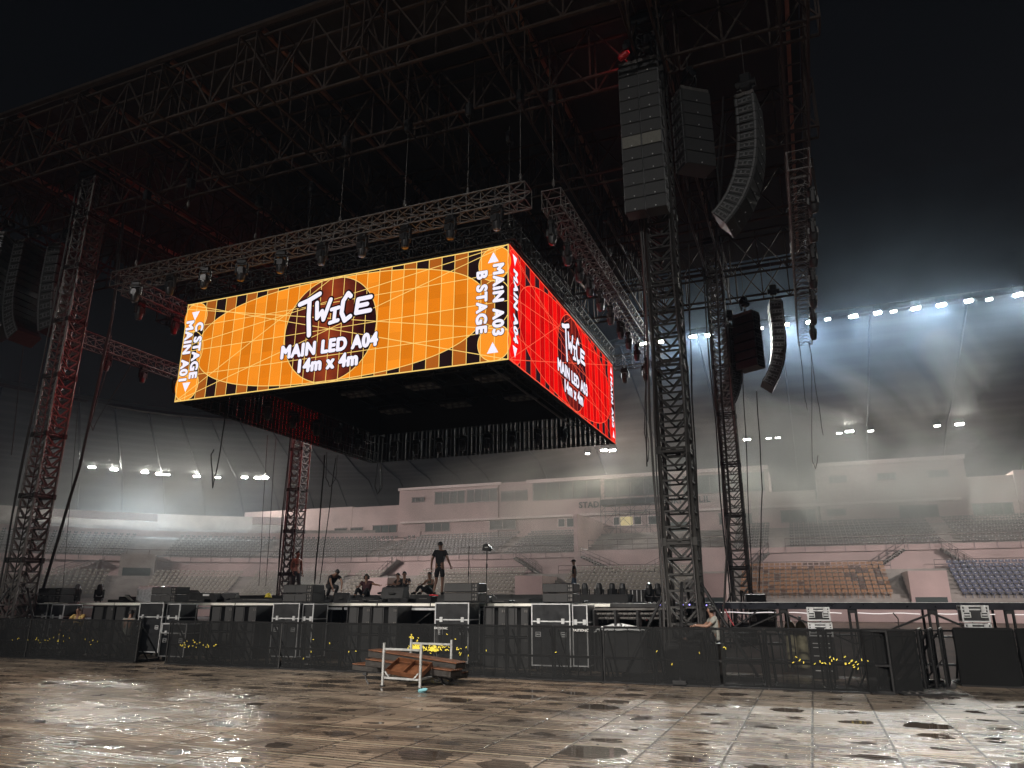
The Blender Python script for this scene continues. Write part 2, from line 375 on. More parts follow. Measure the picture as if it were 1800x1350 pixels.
for w_ in wins:
    y = 77.5 if (w_[0] > 1440 and w_[2] < 850) else (77.9 if w_[1] > 703 else 78.2)
    if w_[2] > 885 and 1432 < w_[0] < 1690: y = 77.5
    window(*w_, y)
for u0, u1, v0, v1, g_ in [(981, 993, 912, 926, 'glass_dark'), (996, 1018, 911, 926, 'glass_dark'), (1019, 1031, 912, 925, 'warm_window'), (1078, 1089, 909, 923, 'glass_dark'), (1090, 1113, 908, 924, 'warm_window'), (1114, 1128, 908, 922, 'glass_dark'), (1139, 1160, 907, 922, 'glass_dark')]:
    window(u0, u1, v0, v1, 1, 77.9, M[g_])
# pale parapets and beams of the curved end
pb = MB(); loft(pb, [(10.6, 11.3), (10.6, 12.1), (11.0, 12.1), (11.0, 11.2)], [s for s in STN if s >= 95])
S('parapet', pb, M['wall_pink'])
for k, (sa, sb) in enumerate([(152, 175), (128, 137.5), (112, 118), (180, 200)]):
    q = MB(); sts = [sa+(sb-sa)*i/4 for i in range(5)]
    loft(q, [(15.9, 14.0), (15.9, 15.1), (16.6, 15.1), (16.6, 14.0), (15.9, 14.0)], sts); S('beam', q, M['wall_pale'])
bw = MB(); loft(bw, [(17.5, 10.5), (17.5, 13.2)], [s for s in STN if s >= 90]); loft(bw, [(24, 8), (24, 16)], STN); S('rear_wall', bw, M['concrete'])

# name of the stadium on the facade
cu = bpy.data.curves.new('stadium_name', 'FONT'); cu.body = 'STADIUM NASIONAL BUKIT JALIL'; cu.size = 1.25; cu.offset = .025; cu.extrude = .06; cu.space_character = 1.12
to = bpy.data.objects.new('tmp', cu); COL.objects.link(to); bpy.context.view_layer.update()
me = bpy.data.meshes.new_from_object(to.evaluated_get(bpy.context.evaluated_depsgraph_get())); bpy.data.objects.remove(to)
me.materials.clear(); me.materials.append(M['glass_dark'])
lo = bpy.data.objects.new('lettering', me); COL.objects.link(lo); lo.parent = stand; lo.matrix_parent_inverse = Matrix.Translation(-stand.location)
a = at_y(1018, 891, 77.9); b = at_y(1249, 882, 77.9); wd_ = max(v.co.x for v in me.vertices)
lo.location = (a.x, 77.85, (a.z+b.z)/2-.1); lo.rotation_euler = (R(90), 0, 0); lo.scale = ((b.x-a.x)/wd_, 1, 1)

# protruding staircases, vomitory blocks
def frame_box(name, x0, x1, y0, y1, z0, z1, m):
    q = MB(); q.box(((x0+x1)/2, (y0+y1)/2, (z0+z1)/2), (x1-x0, y1-y0, z1-z0)); return S(name, q, m)
VOM = [45.5, 25.3, 5.6, -14.2, -34.0]
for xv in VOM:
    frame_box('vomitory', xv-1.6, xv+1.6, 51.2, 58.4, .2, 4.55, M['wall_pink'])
    frame_box('vomitory_shade_panel', xv-1.3, xv+1.3, 51.15, 51.5, .2, 2.2, M['glass_dark'])  # dark panel stands in for the shade inside the passage
# centre block: official terrace
frame_box('terrace_block', -11.3, 7.0, 59.4, 66, 4.9, 7.7, M['wall_pink'])
frame_box('terrace_block', -11.3, -10.8, 59.5, 77.9, 7.7, 12.2, M['wall_pink'])
frame_box('terrace_block', 6.5, 7.0, 59.5, 77.9, 7.7, 12.0, M['wall_pink'])
frame_box('doorway', -2.6, -.2, 77.7, 77.95, 9.6, 12.6, M['glass_dark'])
def flight(xt, zt, xb, zb, y, label):
    e = empty('staircase', ((xt+xb)/2, y, zb), label, 'staircase', 'outside staircases on the stand wall')
    n = 14; st = MB(); dx = (xb-xt)/n
    for k in range(n):
        x = xt+dx*(k+.5)-e.location.x; z = zt+(zb-zt)*(k+.5)/n-e.location.z
        st.box((x, 0, z), (abs(dx)*1.02, 1.1, .12)); st.box((x-dx*.5, .0, z-.12), (.05, 1.1, .22))
    st.build('flight_of_steps', M['concrete'], e)
    for yy in (-.55, .5):
        h = MB(); a = Vector((xt-e.location.x, yy, zt-e.location.z)); b = Vector((xb-e.location.x, yy, 0))
        for dz in (.5, .95): h.tube(a+Vector((0, 0, dz)), b+Vector((0, 0, dz)), .03, 5)
        for k in range(5): p = a+(b-a)*k/4; h.tube(p, p+Vector((0, 0, .95)), .03, 5)
        h.build('handrail', M['rail'], e)
for (ut, vt), (ub, vb), lb in [((1590, 968), (1533, 1004), 'concrete outside staircase falling left above the orange seats'), ((1655, 968), (1715, 1004), 'concrete outside staircase falling right above the blue seats'),
        ((905, 974), (950, 1012), 'concrete outside staircase right of the standing man in shorts'), ((1022, 966), (1092, 1008), 'concrete outside staircase below the official terrace'),
        ((1352, 972), (1315, 1002), 'concrete outside staircase just right of the far right tower'), ((700, 986), (668, 1010), 'concrete outside staircase left of the standing man in shorts'),
        ((1206, 968), (1136, 1004), 'concrete outside staircase left of the near right tower')]:
    a = at_y(ut, vt, 59.3); b = at_y(ub, vb, 59.3); flight(a.x, 7.1, b.x, 4.95, 59.35, lb)
for (sa, sb, lb) in [(131, 135.5, 'faint staircase on the curved stand wall beside the dark opening'), (146, 141.5, 'faint staircase on the curved stand wall falling toward the centre'), (160, 155.5, 'faint staircase on the curved stand wall behind the left tower')]:
    x0, y0 = plan(sa, -2.6); x1, y1 = plan(sb, -2.6); e = empty('staircase', (x0, y0, 4.95), lb, 'staircase', 'outside staircases on the stand wall')
    e.rotation_euler = (0, 0, math.atan2(y1-y0, x1-x0)); L = math.hypot(x1-x0, y1-y0); st = MB()
    for k in range(14): st.box((L*(k+.5)/14, 0, 2.1-2.1*(k+.5)/14), (L/14*1.02, 1, .16))
    st.build('flight_of_steps', M['concrete'], e)
    h = MB()
    for dz in (.5, .95): h.tube((0, -.5, 2.1+dz), (L, -.5, dz), .035, 5)
    h.build('handrail', M['rail'], e)
# tunnel in the curved end; a dark panel stands in for its inner shade
x0, y0 = plan(127, -3); e_ = empty('tunnel_block', (x0, y0, 0), 'grey concrete tunnel block in the curved end of the stand', 'tunnel block')
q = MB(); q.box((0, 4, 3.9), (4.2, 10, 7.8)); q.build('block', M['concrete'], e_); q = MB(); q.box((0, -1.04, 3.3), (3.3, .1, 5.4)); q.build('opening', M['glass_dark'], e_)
x1, y1 = plan(128, -3); e_.rotation_euler = (0, 0, math.atan2(y1-y0, x1-x0)+math.pi)

# railings
def railing(sts, d, z, h, label, step=2.0):
    e = empty('railing', (*plan(sts[0], d), z), label, 'railing', 'metal railings on the stand')
    ra = MB(); o = e.location
    pts = []; s = sts[0]
    while s <= sts[1]: pts.append(Vector((*plan(s, d), z))-o); s += step
    for zz in (h*.5, h): ra.path([p+Vector((0, 0, zz)) for p in pts], .035, 4)
    ra.build('rail', M['rail'], e)
    ps = MB()
    for p in pts: ps.tube(p, p+Vector((0, 0, h)), .035, 4)
    each(ps, 'post', M['rail'], e)
railing((0, 43), -2.45, 7.0, 1.45, 'long metal railing along the front of the upper tier on the right')
railing((68, 96), -2.45, 7.0, 1.45, 'metal railing along the front of the upper tier left of the terrace')
railing((96, 190), -2.45, 7.0, 1.45, 'curved metal railing on the far left upper tier', 2.5)
railing((48.2, 66), -2.7, 7.7, 1.2, 'pale metal railing on the official terrace', 1.8)
for i, (a, b) in enumerate([(0, 28), (32, 48), (52, 68), (72, 87)]):
    railing((a, b), -3.6, 4.9, 1.0, ['low railing above the blue seats', 'low railing above the orange seats', 'low railing behind the brown seats below the terrace', 'low railing behind the seats left of the standing man'][i])

# ---------------------------------------------------------------- seats
def seat_geo(mb, x, y, z, fx, fy):
    "fx, fy: unit vector toward the pitch"
    rx, ry = -fy, fx
    def B(dx, df, dz, w, dp, h):
        vs = []
        for e in (-1, 1):
            for b in (-1, 1):
                for a in (-1, 1):
                    lx = dx+a*w/2; lf = df+b*dp/2; lz = dz+e*h/2
                    vs.append((x+rx*lx+fx*lf, y+ry*lx+fy*lf, z+lz))
        mb.add(vs, [(0, 2, 3, 1), (4, 5, 7, 6), (0, 1, 5, 4), (2, 6, 7, 3), (0, 4, 6, 2), (1, 3, 7, 5)])
    B(0, -.18, .68, .45, .05, .25); B(0, .0, .42, .40, .36, .05)
    return mb
sd = {}
for nm, mm in (('orange', 'seat_orange'), ('brown', 'seat_brown'), ('blue', 'seat_blue')):
    q = MB(); seat_geo(q, 0, 0, 0, 0, -1); q.box((0, .03, .2), (.06, .06, .4)); q.box((0, -.215*0+.152, .75), (.1, .012, .05))
    ob = q.build('stadium_chair', M[mm]); sd[nm] = ob.data; bpy.data.objects.remove(ob)
for me_ in sd.values(): pass
ind = []
masses = {'seat_tan': MB(), 'seat_grey': MB(), 'seat_orange': MB(), 'seat_blue': MB()}
numb = MB()
def aisle(x, centres, hw): return any(abs(x-c) < hw for c in centres)
for k in range(8):
    y0 = -9.8+.82*k; z0 = 2.1+.41*k
    x = 54.0
    while x > CX:
        hw = 1.9+(.32*k if False else 0)+.9
        if not aisle(x, VOM, 1.75+1.1): 
            kind = 'blue' if x > 27 else ('orange' if x > 8 else 'tan')
            yy = 62+y0
            if kind == 'orange' and x > 9.6: ind.append((x, yy, z0, 'orange' if random.random() < .78 else 'brown', k))
            elif kind == 'blue' and x < 34.5: ind.append((x, yy, z0, 'blue', k))
            else:
                seat_geo(masses['seat_'+kind], x, yy, z0, 0, -1)
            numb.box((x, yy+.145, z0+.75), (.11, .015, .05)) if not (kind == 'orange' and x > 9.6) else None
        x -= .56
    s = 95.3
    while s < 190:
        x, y = plan(s, y0); xn, yn = plan(s, y0-1); l = math.hypot(xn-x, yn-y)
        if not (124.5 < s < 129.5) and (s % 16) > 1.5: (seat_geo(masses['seat_tan'], x, y, z0, (xn-x)/l, (yn-y)/l), numb.box((x+(xn-x)/l*-.12, y+(yn-y)/l*-.12, z0+.76), (.09, .09, .05)))
        s += .62
for k in range(9):
    y0 = -1.4+1.25*k+.5; z0 = 7.2+.43*k
    x = 54.0
    while x > CX:
        if not (-11.6 < x < 7.2) and not aisle(x, [46, 29.4+k*.0, 12.3, -22, -40], .95):
            seat_geo(masses['seat_grey'], x, 62+y0, z0, 0, -1); numb.box((x, 62+y0+.145, z0+.74), (.10, .015, .045))
        x -= .56
    s = 95.3
    while s < 190:
        x, y = plan(s, y0); xn, yn = plan(s, y0-1); l = math.hypot(xn-x, yn-y)
        if not (125 < s < 129) and (s % 16) > 1.3: (seat_geo(masses['seat_grey'], x, y, z0, (xn-x)/l, (yn-y)/l), numb.box((x+(xn-x)/l*-.12, y+(yn-y)/l*-.12, z0+.76), (.09, .09, .05)))
        s += .62
for i, (x, y, z, c, k) in enumerate(ind):
    if i >= 298: seat_geo(masses['seat_'+('orange' if c != 'blue' else 'blue')], x, y, z, 0, -1); continue
    o = bpy.data.objects.new('stadium_chair', sd[c]); COL.objects.link(o); o.location = (x, y, z)
    lb = {'orange': 'orange plastic stadium seat in the lower tier right of the far tower', 'brown': 'dark brown plastic stadium seat among the orange seats', 'blue': 'dark blue plastic stadium seat in the lower tier at the right edge'}[c]
    tag(o, lb, 'chair', {'orange': 'orange stadium seats', 'brown': 'brown stadium seats among the orange', 'blue': 'blue stadium seats'}[c])
for nm, lb in (('seat_tan', 'faint rows of grey brown seats along the lower tier'), ('seat_grey', 'rows of grey green seats on the upper tier'), ('seat_orange', 'remaining orange seats of the lower tier'), ('seat_blue', 'remaining blue seats of the lower tier')):
    if masses[nm].v: tag(masses[nm].build('seat_rows', M[nm]), lb, 'seats', kind='stuff')
tag(numb.build('seat_numbers', M['white_print']), 'tiny pale number plates on the lower tier seats', 'seat plates', kind='stuff')

# ---------------------------------------------------------------- stadium roof
rm = bpy.data.materials.new('roof_membrane'); rm.use_nodes = True; nt = rm.node_tree; N = nt.nodes.new; Lk = nt.links.new
b_ = nt.nodes['Principled BSDF']; b_.inputs['Roughness'].default_value = .8
tc = N('ShaderNodeTexCoord'); sp = N('ShaderNodeSeparateXYZ'); Lk(tc.outputs['UV'], sp.inputs[0])
sn = math_n('SINE', math_n('MULTIPLY', sp.outputs[1], vb=2*math.pi*20)); m1 = ramp(sn, -.2, .8, .84, 1.05)
nz = noise_n(tc.outputs['Object'], .06, 4); m2 = ramp(nz, .3, .7, .75, 1.2)
vm = N('ShaderNodeVectorMath'); vm.operation = 'SCALE'; vm.inputs[0].default_value = (.07, .072, .07); Lk(math_n('MULTIPLY', m1, m2), vm.inputs['Scale']); Lk(vm.outputs[0], b_.inputs['Base Color'])
rf = empty('stadium_roof', (0, 62, 22), 'dark ribbed stadium roof sweeping round above the stand with an uneven inner edge', 'stadium roof')
q = MB(); RP = 8
def rprof(s):
    ze = fz(s); drop = (ze-25.2)*1.0 if ze > 33 else ze-25.4+(25.4-22.4)*min(1, (34.4-ze)/5)
    z2 = ze-drop
    return [(0, ze+.9), (0, ze), (6, ze-drop*.27), (12, ze-drop*.53), (18, ze-drop*.8), (23.4, z2+.35), (30, z2-3.2), (38, z2-7.5), (44, z2-12.5)]
loft(q, rprof)
o = q.build('membrane', rm, rf, True); o.matrix_parent_inverse = Matrix.Translation(-rf.location)
uvl = o.data.uv_layers.new(name='UVMap')
ncol = 9
for p in o.data.polygons:
    for li, vi in zip(p.loop_indices, p.vertices):
        uvl.data[li].uv = ((vi//ncol)/20, (vi % ncol)/8)
q = MB()
for s in STN[:-1]:
    pr = rprof(s)
    q.path([(*plan(s, d+.1), z-.12) for d, z in pr[1:]], .14, 4)
S('rib', q, M['roof_skin'], rf)
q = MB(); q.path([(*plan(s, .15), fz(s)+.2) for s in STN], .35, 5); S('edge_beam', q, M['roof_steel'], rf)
q = MB(); loft(q, lambda s: [(0, fz(s)+1.0), (10, fz(s)+1.6), (44, fz(s)-6)], STN); S('top_skin', q, M['roof_skin'], rf)

# ---------------------------------------------------------------- floodlights
def spot(name, loc, tgt, power, size, col, blend=.8, rad=.3, par=None):
    l = bpy.data.lights.new(name, 'SPOT'); l.energy = power; l.spot_size = R(size); l.spot_blend = blend; l.color = col; l.shadow_soft_size = rad
    o = bpy.data.objects.new(name, l); COL.objects.link(o); o.location = loc
    o.rotation_euler = (Vector(tgt)-Vector(loc)).to_track_quat('-Z', 'Y').to_euler(); return o
def flood(loc, tgt, lens, label, cat, grp, w=1.3, h=.5):
    e = empty('floodlight', loc, label, cat, grp)
    m = (Vector(tgt)-Vector(loc)).to_track_quat('-Z', 'Y').to_matrix()
    q = MB(); q.bbox((0, 0, 0), (w+.16, h+.16, .3), .04, m)
    for k in range(5): q.box(m @ Vector(((k-2)*w/5, 0, .2)), (.04, h, .14), m)
    q.build('housing', M['black_metal'], e)
    q = MB(); q.bbox(m @ Vector((0, 0, -.17)), (w, h, .05), .02, m); q.build('lens', lens, e)
    q = MB()
    for sg in (-1, 1): q.box(m @ Vector((sg*(w/2+.12), 0, .15)), (.05, .1, .7), m)
    q.tube((-w/2, 0, .4), (-w/2, 0, 1.1), .05); q.tube((w/2, 0, .4), (w/2, 0, 1.1), .05); q.build('bracket', M['black_metal'], e)
    return e
WH = (1.0, .97, .88); CW = (.86, .95, 1.0)
up = [(1132, 603, 2), (1160, 600, 2), (1218, 591, 2), (1247, 588, 2), (1337, 576, 0), (1380, 570, 2), (1423, 565, 1), (1455, 560, 0), (1500, 555, 2), (1543, 549, 1), (1571, 546, 0), (1610, 541, 2), (1655, 535, 2), (1703, 528, 1), (1739, 525, 0), (1790, 517, 2)]
names = ['first', 'second', 'third', 'fourth', 'fifth', 'sixth', 'seventh', 'eighth', 'ninth', 'tenth', 'eleventh', 'twelfth', 'thirteenth', 'fourteenth', 'fifteenth', 'sixteenth']
for i, (u, v, k) in enumerate(up):
    p = at_y(u, v, 61.2); tg = Vector((p.x*.6, 26, 0)) if k else Vector((p.x*.6+3, 34, 0))
    lb = {2: 'blazing yellow white floodlight', 1: 'bright white floodlight', 0: 'dimmer white floodlight'}[k]+' on the roof edge, '+names[i]+' from the left'
    flood(p, tg, [M['flood_dim'], M['flood'], M['flood_yellow']][k], lb, 'floodlight', 'floodlights along the roof edge', (.85 if k == 2 else .7) if k else .6, .3)
    if k == 2 or i in (6, 9): spot('roof_edge_lamp', p+(tg-p).normalized()*.5, tg, 9000, 84, WH if i % 2 else CW)
lo2 = [(162, 820, 1), (201, 824, 2), (255, 829, 2), (280, 832, 1), (293, 833, 1), (346, 836, 2), (382, 838, 1), (430, 838, 1), (453, 839, 1), (466, 839, 2),
       (702, 816, 0), (725, 813, 1), (823, 805, 2), (836, 805, 1), (912, 799, 0), (922, 798, 0), (951, 796, 1), (1033, 790, 0), (1062, 788, 2), (1077, 788, 1),
       (1215, 779, 0), (1313, 771, 1), (1351, 769, 0), (1367, 768, 0), (1475, 760, 0), (1493, 757, 2), (1530, 756, 0), (1647, 747, 0), (1686, 744, 2)]
def hit(u, v, d):
    D = ray(u, v); b = B0+d; a = A0+d; t = (b-CAM.y)/D.y; P = CAM+D*t
    if P.x > CX: return P
    A = (D.x/a)**2+(D.y/b)**2; B = 2*((CAM.x-CX)*D.x/a**2+CAM.y*D.y/b**2); C = ((CAM.x-CX)/a)**2+(CAM.y/b)**2-1
    return CAM+D*((-B+math.sqrt(B*B-4*A*C))/(2*A))
for i, (u, v, k) in enumerate(lo2):
    p = hit(u, v+(6 if 700 < u < 1050 else 2 if 500 < u < 1100 else 0), 22.5); inw = Vector((-.35*(1 if p.x < CX else 0)*-1, -.35, -1)); tg = p+Vector((.4 if p.x < CX else 0, -.5, -1))*10
    where = 'beneath the far left roof' if u < 500 else ('just below the screen cube' if u < 1100 else 'under the roof on the right')
    lb = {2: 'glaring', 1: 'bright', 0: 'small faint'}[k]+' lamp '+where+', '+names[[j for j, q in enumerate(lo2) if (q[0] < 500) == (u < 500) and (q[0] < 1100) == (u < 1100)].index(i)]+' from the left'
    flood(p, tg, [M['flood_dim'], M['flood'], M['flood_strong']][k], lb, 'lamp', 'lamps under the stadium roof', .95 if k else .7, .3)
    if k == 2 or (k == 1 and i % 2): spot('roof_lamp', p+(tg-p).normalized()*.5, tg, 22000 if u < 500 else 22000, 78 if u < 500 else 92, (.72, .87, 1.0) if u < 500 else (1.0, .96, .82), .8)
# the same floodlights on the opposite roof edge, behind the photographer
for i, (x, y, tx, ty) in enumerate(((74, -48, 32, 72), (80, -40, 8, 74), (-80, -40, -14, 76), (-74, -48, -40, 74), (40, -62, 34, 60), (-86, -20, -66, 60))):
    p = Vector((x, y, 32)); tg = Vector((tx, ty, 7)); flood(p, tg, M['flood_dim'], 'unseen floodlight added behind the viewer to brighten the floor', 'floodlight', 'floodlights on the opposite roof')
    spot('opposite_lamp', p+(tg-p).normalized()*.5, tg, 110000*(2.3 if i in (1, 2, 3) else 1.05), 27, (1.0, .9, .86), 1.0)

for x, tx in ((-12, -4), (26, 10)):
    p = Vector((x, -62, 33)); tg = Vector((tx, -4, 2)); flood(p, tg, M['flood_dim'], 'unseen floodlight added behind the viewer to brighten the floor', 'floodlight', 'floodlights on the opposite roof')
    spot('opposite_lamp', p+(tg-p).normalized()*.5, tg, 20000, 44, (1.0, .95, .9), 1.0)
for x, tx in ((-34, -6), (6, 8), (36, 20)):  # extra unseen floodlights, added to brighten the floor panels
    p = Vector((x, -64, 32)); tg = Vector((tx, -20, 0)); flood(p, tg, M['flood_dim'], 'unseen floodlight added behind the viewer to brighten the floor', 'floodlight', 'floodlights on the opposite roof')
    spot('opposite_lamp', p+(tg-p).normalized()*.5, tg, 160000, 25, (1.0, .93, .84), .9)
# ---------------------------------------------------------------- haze
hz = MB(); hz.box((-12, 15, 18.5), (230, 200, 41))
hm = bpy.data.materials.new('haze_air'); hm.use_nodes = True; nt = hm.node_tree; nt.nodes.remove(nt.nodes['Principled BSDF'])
pv = nt.nodes.new('ShaderNodeVolumePrincipled'); pv.inputs['Color'].default_value = (.6, .74, 1.0, 1); pv.inputs['Density'].default_value = .0003; pv.inputs['Anisotropy'].default_value = .25  # blue put into the haze colour to turn the night sky navy
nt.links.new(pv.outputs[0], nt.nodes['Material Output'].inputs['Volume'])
tag(hz.build('haze', hm), 'thin stage haze in the stadium air, tinted blue for the sky', 'haze', kind='stuff')
# ---------------------------------------------------------------- LED cube
ZB, ZT = 9.23, 13.32
def lin(h): return tuple(((c/255)/12.92 if c <= 10 else ((c/255+.055)/1.055)**2.4) for c in h)
for n_, c_ in dict(or_a=(255, 148, 36), or_b=(233, 128, 22), br=(176, 94, 30), dk=(34, 20, 22), line=(255, 214, 120), circ=(255, 152, 40),
                   rd_a=(255, 14, 14), rd_b=(206, 8, 12), rbr=(222, 14, 12), rdk=(44, 26, 34), rline=(255, 96, 70), rcirc=(255, 20, 18), wht=(245, 240, 255), outl=(22, 8, 14)).items():
    emis('screen_'+n_, lin(c_), 1.0 if n_ != 'wht' else 1.05, .16 if n_[:2] in ('or', 'br', 'rd', 'rb', 'dk') else 0)
def disc_mat(name, inner, mid, outer):
    m = bpy.data.materials.new(name); m.use_nodes = True; nt = m.node_tree; nt.nodes.remove(nt.nodes['Principled BSDF'])
    tc = nt.nodes.new('ShaderNodeTexCoord'); sp = nt.nodes.new('ShaderNodeSeparateXYZ'); nt.links.new(tc.outputs['UV'], sp.inputs[0])
    mp = nt.nodes.new('ShaderNodeMapping'); mp.inputs['Scale'].default_value = (2.2, 9, 1); nt.links.new(tc.outputs['UV'], mp.inputs[0])
    n = nt.nodes.new('ShaderNodeTexNoise'); n.inputs['Scale'].default_value = 1.0; n.inputs['Detail'].default_value = 3; nt.links.new(mp.outputs[0], n.inputs['Vector'])
    a = nt.nodes.new('ShaderNodeMath'); a.operation = 'MULTIPLY_ADD'; a.inputs[1].default_value = .25; nt.links.new(n.outputs['Fac'], a.inputs[0]); nt.links.new(sp.outputs[0], a.inputs[2])
    cr = nt.nodes.new('ShaderNodeValToRGB'); nt.links.new(a.outputs[0], cr.inputs[0])
    cr.color_ramp.elements[0].position = .12; cr.color_ramp.elements[0].color = (*outer, 1); cr.color_ramp.elements[1].position = 1.12; cr.color_ramp.elements[1].color = (*outer, 1)
    for p_, c_ in ((.42, mid), (.62, inner), (.8, mid)): e = cr.color_ramp.elements.new(p_); e.color = (*c_, 1)
    em = nt.nodes.new('ShaderNodeEmission'); nt.links.new(cr.outputs[0], em.inputs[0]); nt.links.new(em.outputs[0], nt.nodes['Material Output'].inputs[0]); M[name] = m
disc_mat('screen_planet', lin((148, 60, 30)), lin((96, 36, 24)), lin((42, 16, 20)))
disc_mat('screen_planet_red', lin((120, 30, 24)), lin((84, 20, 24)), lin((42, 16, 26)))

def face(org, udir, col, cube, lft, rgt, mid):
    "one 14 m x 4 m LED wall; artwork laid in thin layers on its outer side"
    org = Vector(org); ud = Vector(udir); vd = Vector((0, 0, 1)); nd = ud.cross(vd)
    W, H = 14.0, ZT-ZB
    def P(u, v, k=0): return org+ud*u+vd*v*(H/4)+nd*(.004*k)
    pre = '' if col == 'o' else 'r'
    A, Bm, BR, DK, LN, CI, PL = (M['screen_or_a'], M['screen_or_b'], M['screen_br'], M['screen_dk'], M['screen_line'], M['screen_circ'], M['screen_planet']) if col == 'o' else \
        (M['screen_rd_a'], M['screen_rd_b'], M['screen_rbr'], M['screen_rdk'], M['screen_rline'], M['screen_rcirc'], M['screen_planet_red'])
    cab = MB()
    for k in range(28): cab.box(P((k+.5)*.5, 2)-nd*.07, [abs(ud[i])*.496+abs(nd[i])*.13+(i == 2)*H for i in range(3)])
    scr = cab.build('led_wall', M['black_matt'], cube)
    def flat(mb, poly, k): return mb.add([P(u, v, k) for u, v in poly], [tuple(range(len(poly)))])
    dkm, brm, am, bm = MB(), MB(), MB(), MB()
    a_, b_ = 6.2, 1.93
    def ell(u): t = 1-abs((u-7)/a_)**2.4; return b_*t**(1/2.4) if t > 0 else 0
    for k in range(28):
        u0, u1 = k*.5+.006, k*.5+.494
        flat(dkm if k % 2 else brm, [(u0, 0.0), (u1, 0.0), (u1, 4), (u0, 4)], 1)
        n = 6; us = [u0+(u1-u0)*i/n for i in range(n+1)]; hs = [ell(u) for u in us]
        if max(hs) > .02: flat(am if k % 2 else bm, [(u, 2-h) for u, h in zip(us, hs)]+[(u, 2+h) for u, h in list(zip(us, hs))[::-1]], 2)
    dkm.build('dark_stripes', DK, scr); brm.build('bright_stripes', BR, scr); am.build('oval', A, scr); bm.build('oval_stripes', Bm, scr)
    # planet disc
    n = 64; vs = [P(7+1.97*math.cos(2*math.pi*i/n), 2+1.97*math.sin(2*math.pi*i/n), 3) for i in range(n)]
    d = MB(); d.add(vs, [tuple(range(n))]); o = d.build('disc', PL, scr)
    uv = o.data.uv_layers.new(name='UVMap')
    for li, l in enumerate(o.data.loops): a = 2*math.pi*l.vertex_index/n; uv.data[li].uv = (.5+.5*math.cos(a), .5+.5*math.sin(a))
    # corner roundels
    cm = MB()
    for cu in (.5, 13.5):
        for cv in (.62, 3.38):
            cm.add([P(cu+.58*math.cos(2*math.pi*i/32), cv+.6*math.sin(2*math.pi*i/32), 3) for i in range(32)], [tuple(range(32))])
    each(cm, 'roundel', CI, scr)
    # thin drafting lines
    ln = MB(); hw = .014
    def seg(a, b, w=hw, k=4):
        a = Vector(a); b = Vector(b); d = (b-a).normalized(); p = Vector((-d.y, d.x))*w
        flat(ln, [tuple(a+p), tuple(a-p), tuple(b-p), tuple(b+p)][::-1], k)
    def arc(cu, cv, ru, rv, n=48, t0=0, t1=2*math.pi, k=5):
        q = [(cu+ru*math.cos(t0+(t1-t0)*i/n), cv+rv*math.sin(t0+(t1-t0)*i/n)) for i in range(n+1)]
        for a, b in zip(q, q[1:]):
            if all(0 <= p[0] <= 14 and 0 <= p[1] <= 4 for p in (a, b)): seg(a, b, hw, k)
    for k in range(1, 28): seg((k*.5, 0), (k*.5, 4), .013)
    for v in (1, 2, 3): seg((0, v), (14, v), .012, 5)
    for a, b in (((0, .02), (14, .02)), ((0, 3.98), (14, 3.98)), ((.02, 0), (.02, 4)), ((13.98, 0), (13.98, 4))): seg(a, b, .02, 5)
    for a, b in (((0, 0), (14, 4)), ((0, 4), (14, 0)), ((0, 0), (7, 4)), ((14, 4), (0, 2.2)), ((0, 3.8), (14, 1.0))): seg(a, b, .013, 6)
    [seg(p_, q_, hw, 5) for sg_ in (-1, 1) for p_, q_ in [((7+6.2*math.sin(math.pi/2*(i/40)), 2+sg_*ell(7+6.2*math.sin(math.pi/2*(i/40)))), (7+6.2*math.sin(math.pi/2*((i+1)/40)), 2+sg_*ell(7+6.2*math.sin(math.pi/2*((i+1)/40))))) for i in range(-40, 40)]]; arc(7, 2, 1.98, 1.98, 64)
    for cu in (.5, 13.5):
        for cv in (.62, 2, 3.38): arc(cu, cv, .59, .61 if cv != 2 else .8, 32)
    ln.build('line', LN, scr)
    # lettering
    def text(s, u, v, size, rot=0.0, mat_='screen_wht', k=8, off=.03, cond=1.0, name='lettering', space=1.0):
        cu = bpy.data.curves.new('t', 'FONT'); cu.body = s; cu.size = size; cu.align_x = 'CENTER'; cu.align_y = 'CENTER'; cu.space_character = space
        t = bpy.data.objects.new('t', cu); COL.objects.link(t); bpy.context.view_layer.update()
        m0 = bpy.data.meshes.new_from_object(t.evaluated_get(bpy.context.evaluated_depsgraph_get())); bpy.data.objects.remove(t)
        c, s_ = math.cos(rot), math.sin(rot); q = MB(); vs0 = [v_.co.copy() for v_ in m0.vertices]; fs0 = [tuple(p.vertices) for p in m0.polygons]
        for j in range(9):
            dx, dy = (0, 0) if j == 8 else (off*math.cos(j*math.pi/4), off*math.sin(j*math.pi/4))
            q.add([P(u+(x_.x*cond+dx)*c-(x_.y+dy)*s_, v+(x_.x*cond+dx)*s_+(x_.y+dy)*c, k+j*.15) for x_ in vs0], fs0)
        return q.build(name, M[mat_], scr)
    for s, v, sz, cd_ in ((mid, 1.33, .66, 1.0), ('14m x 4m', .72, .66, 1.0)):
        text(s, 7, v, sz, 0, 'screen_outl', 6.5, .075, .9, 'letter_outline', 1.10); text(s, 7, v, sz, 0, 'screen_wht', 9, .04, .9, 'lettering', 1.10)
    for (s, u, v) in lft+rgt:
        text(s, u, v, .52, -math.pi/2, 'screen_outl', 6.5, .05, 1.0, 'letter_outline', 1.14); text(s, u, v, .52, -math.pi/2, 'screen_wht', 9, .03, 1.0, 'lettering', 1.14)
    tr = MB()
    for (u, v, dr) in tris[col]: flat(tr, [(u-.2, v+.17*dr), (u+.2, v+.17*dr), (u, v-.2*dr)] if dr < 0 else [(u-.2, v+.17), (u, v-.2), (u+.2, v+.17)], 9)
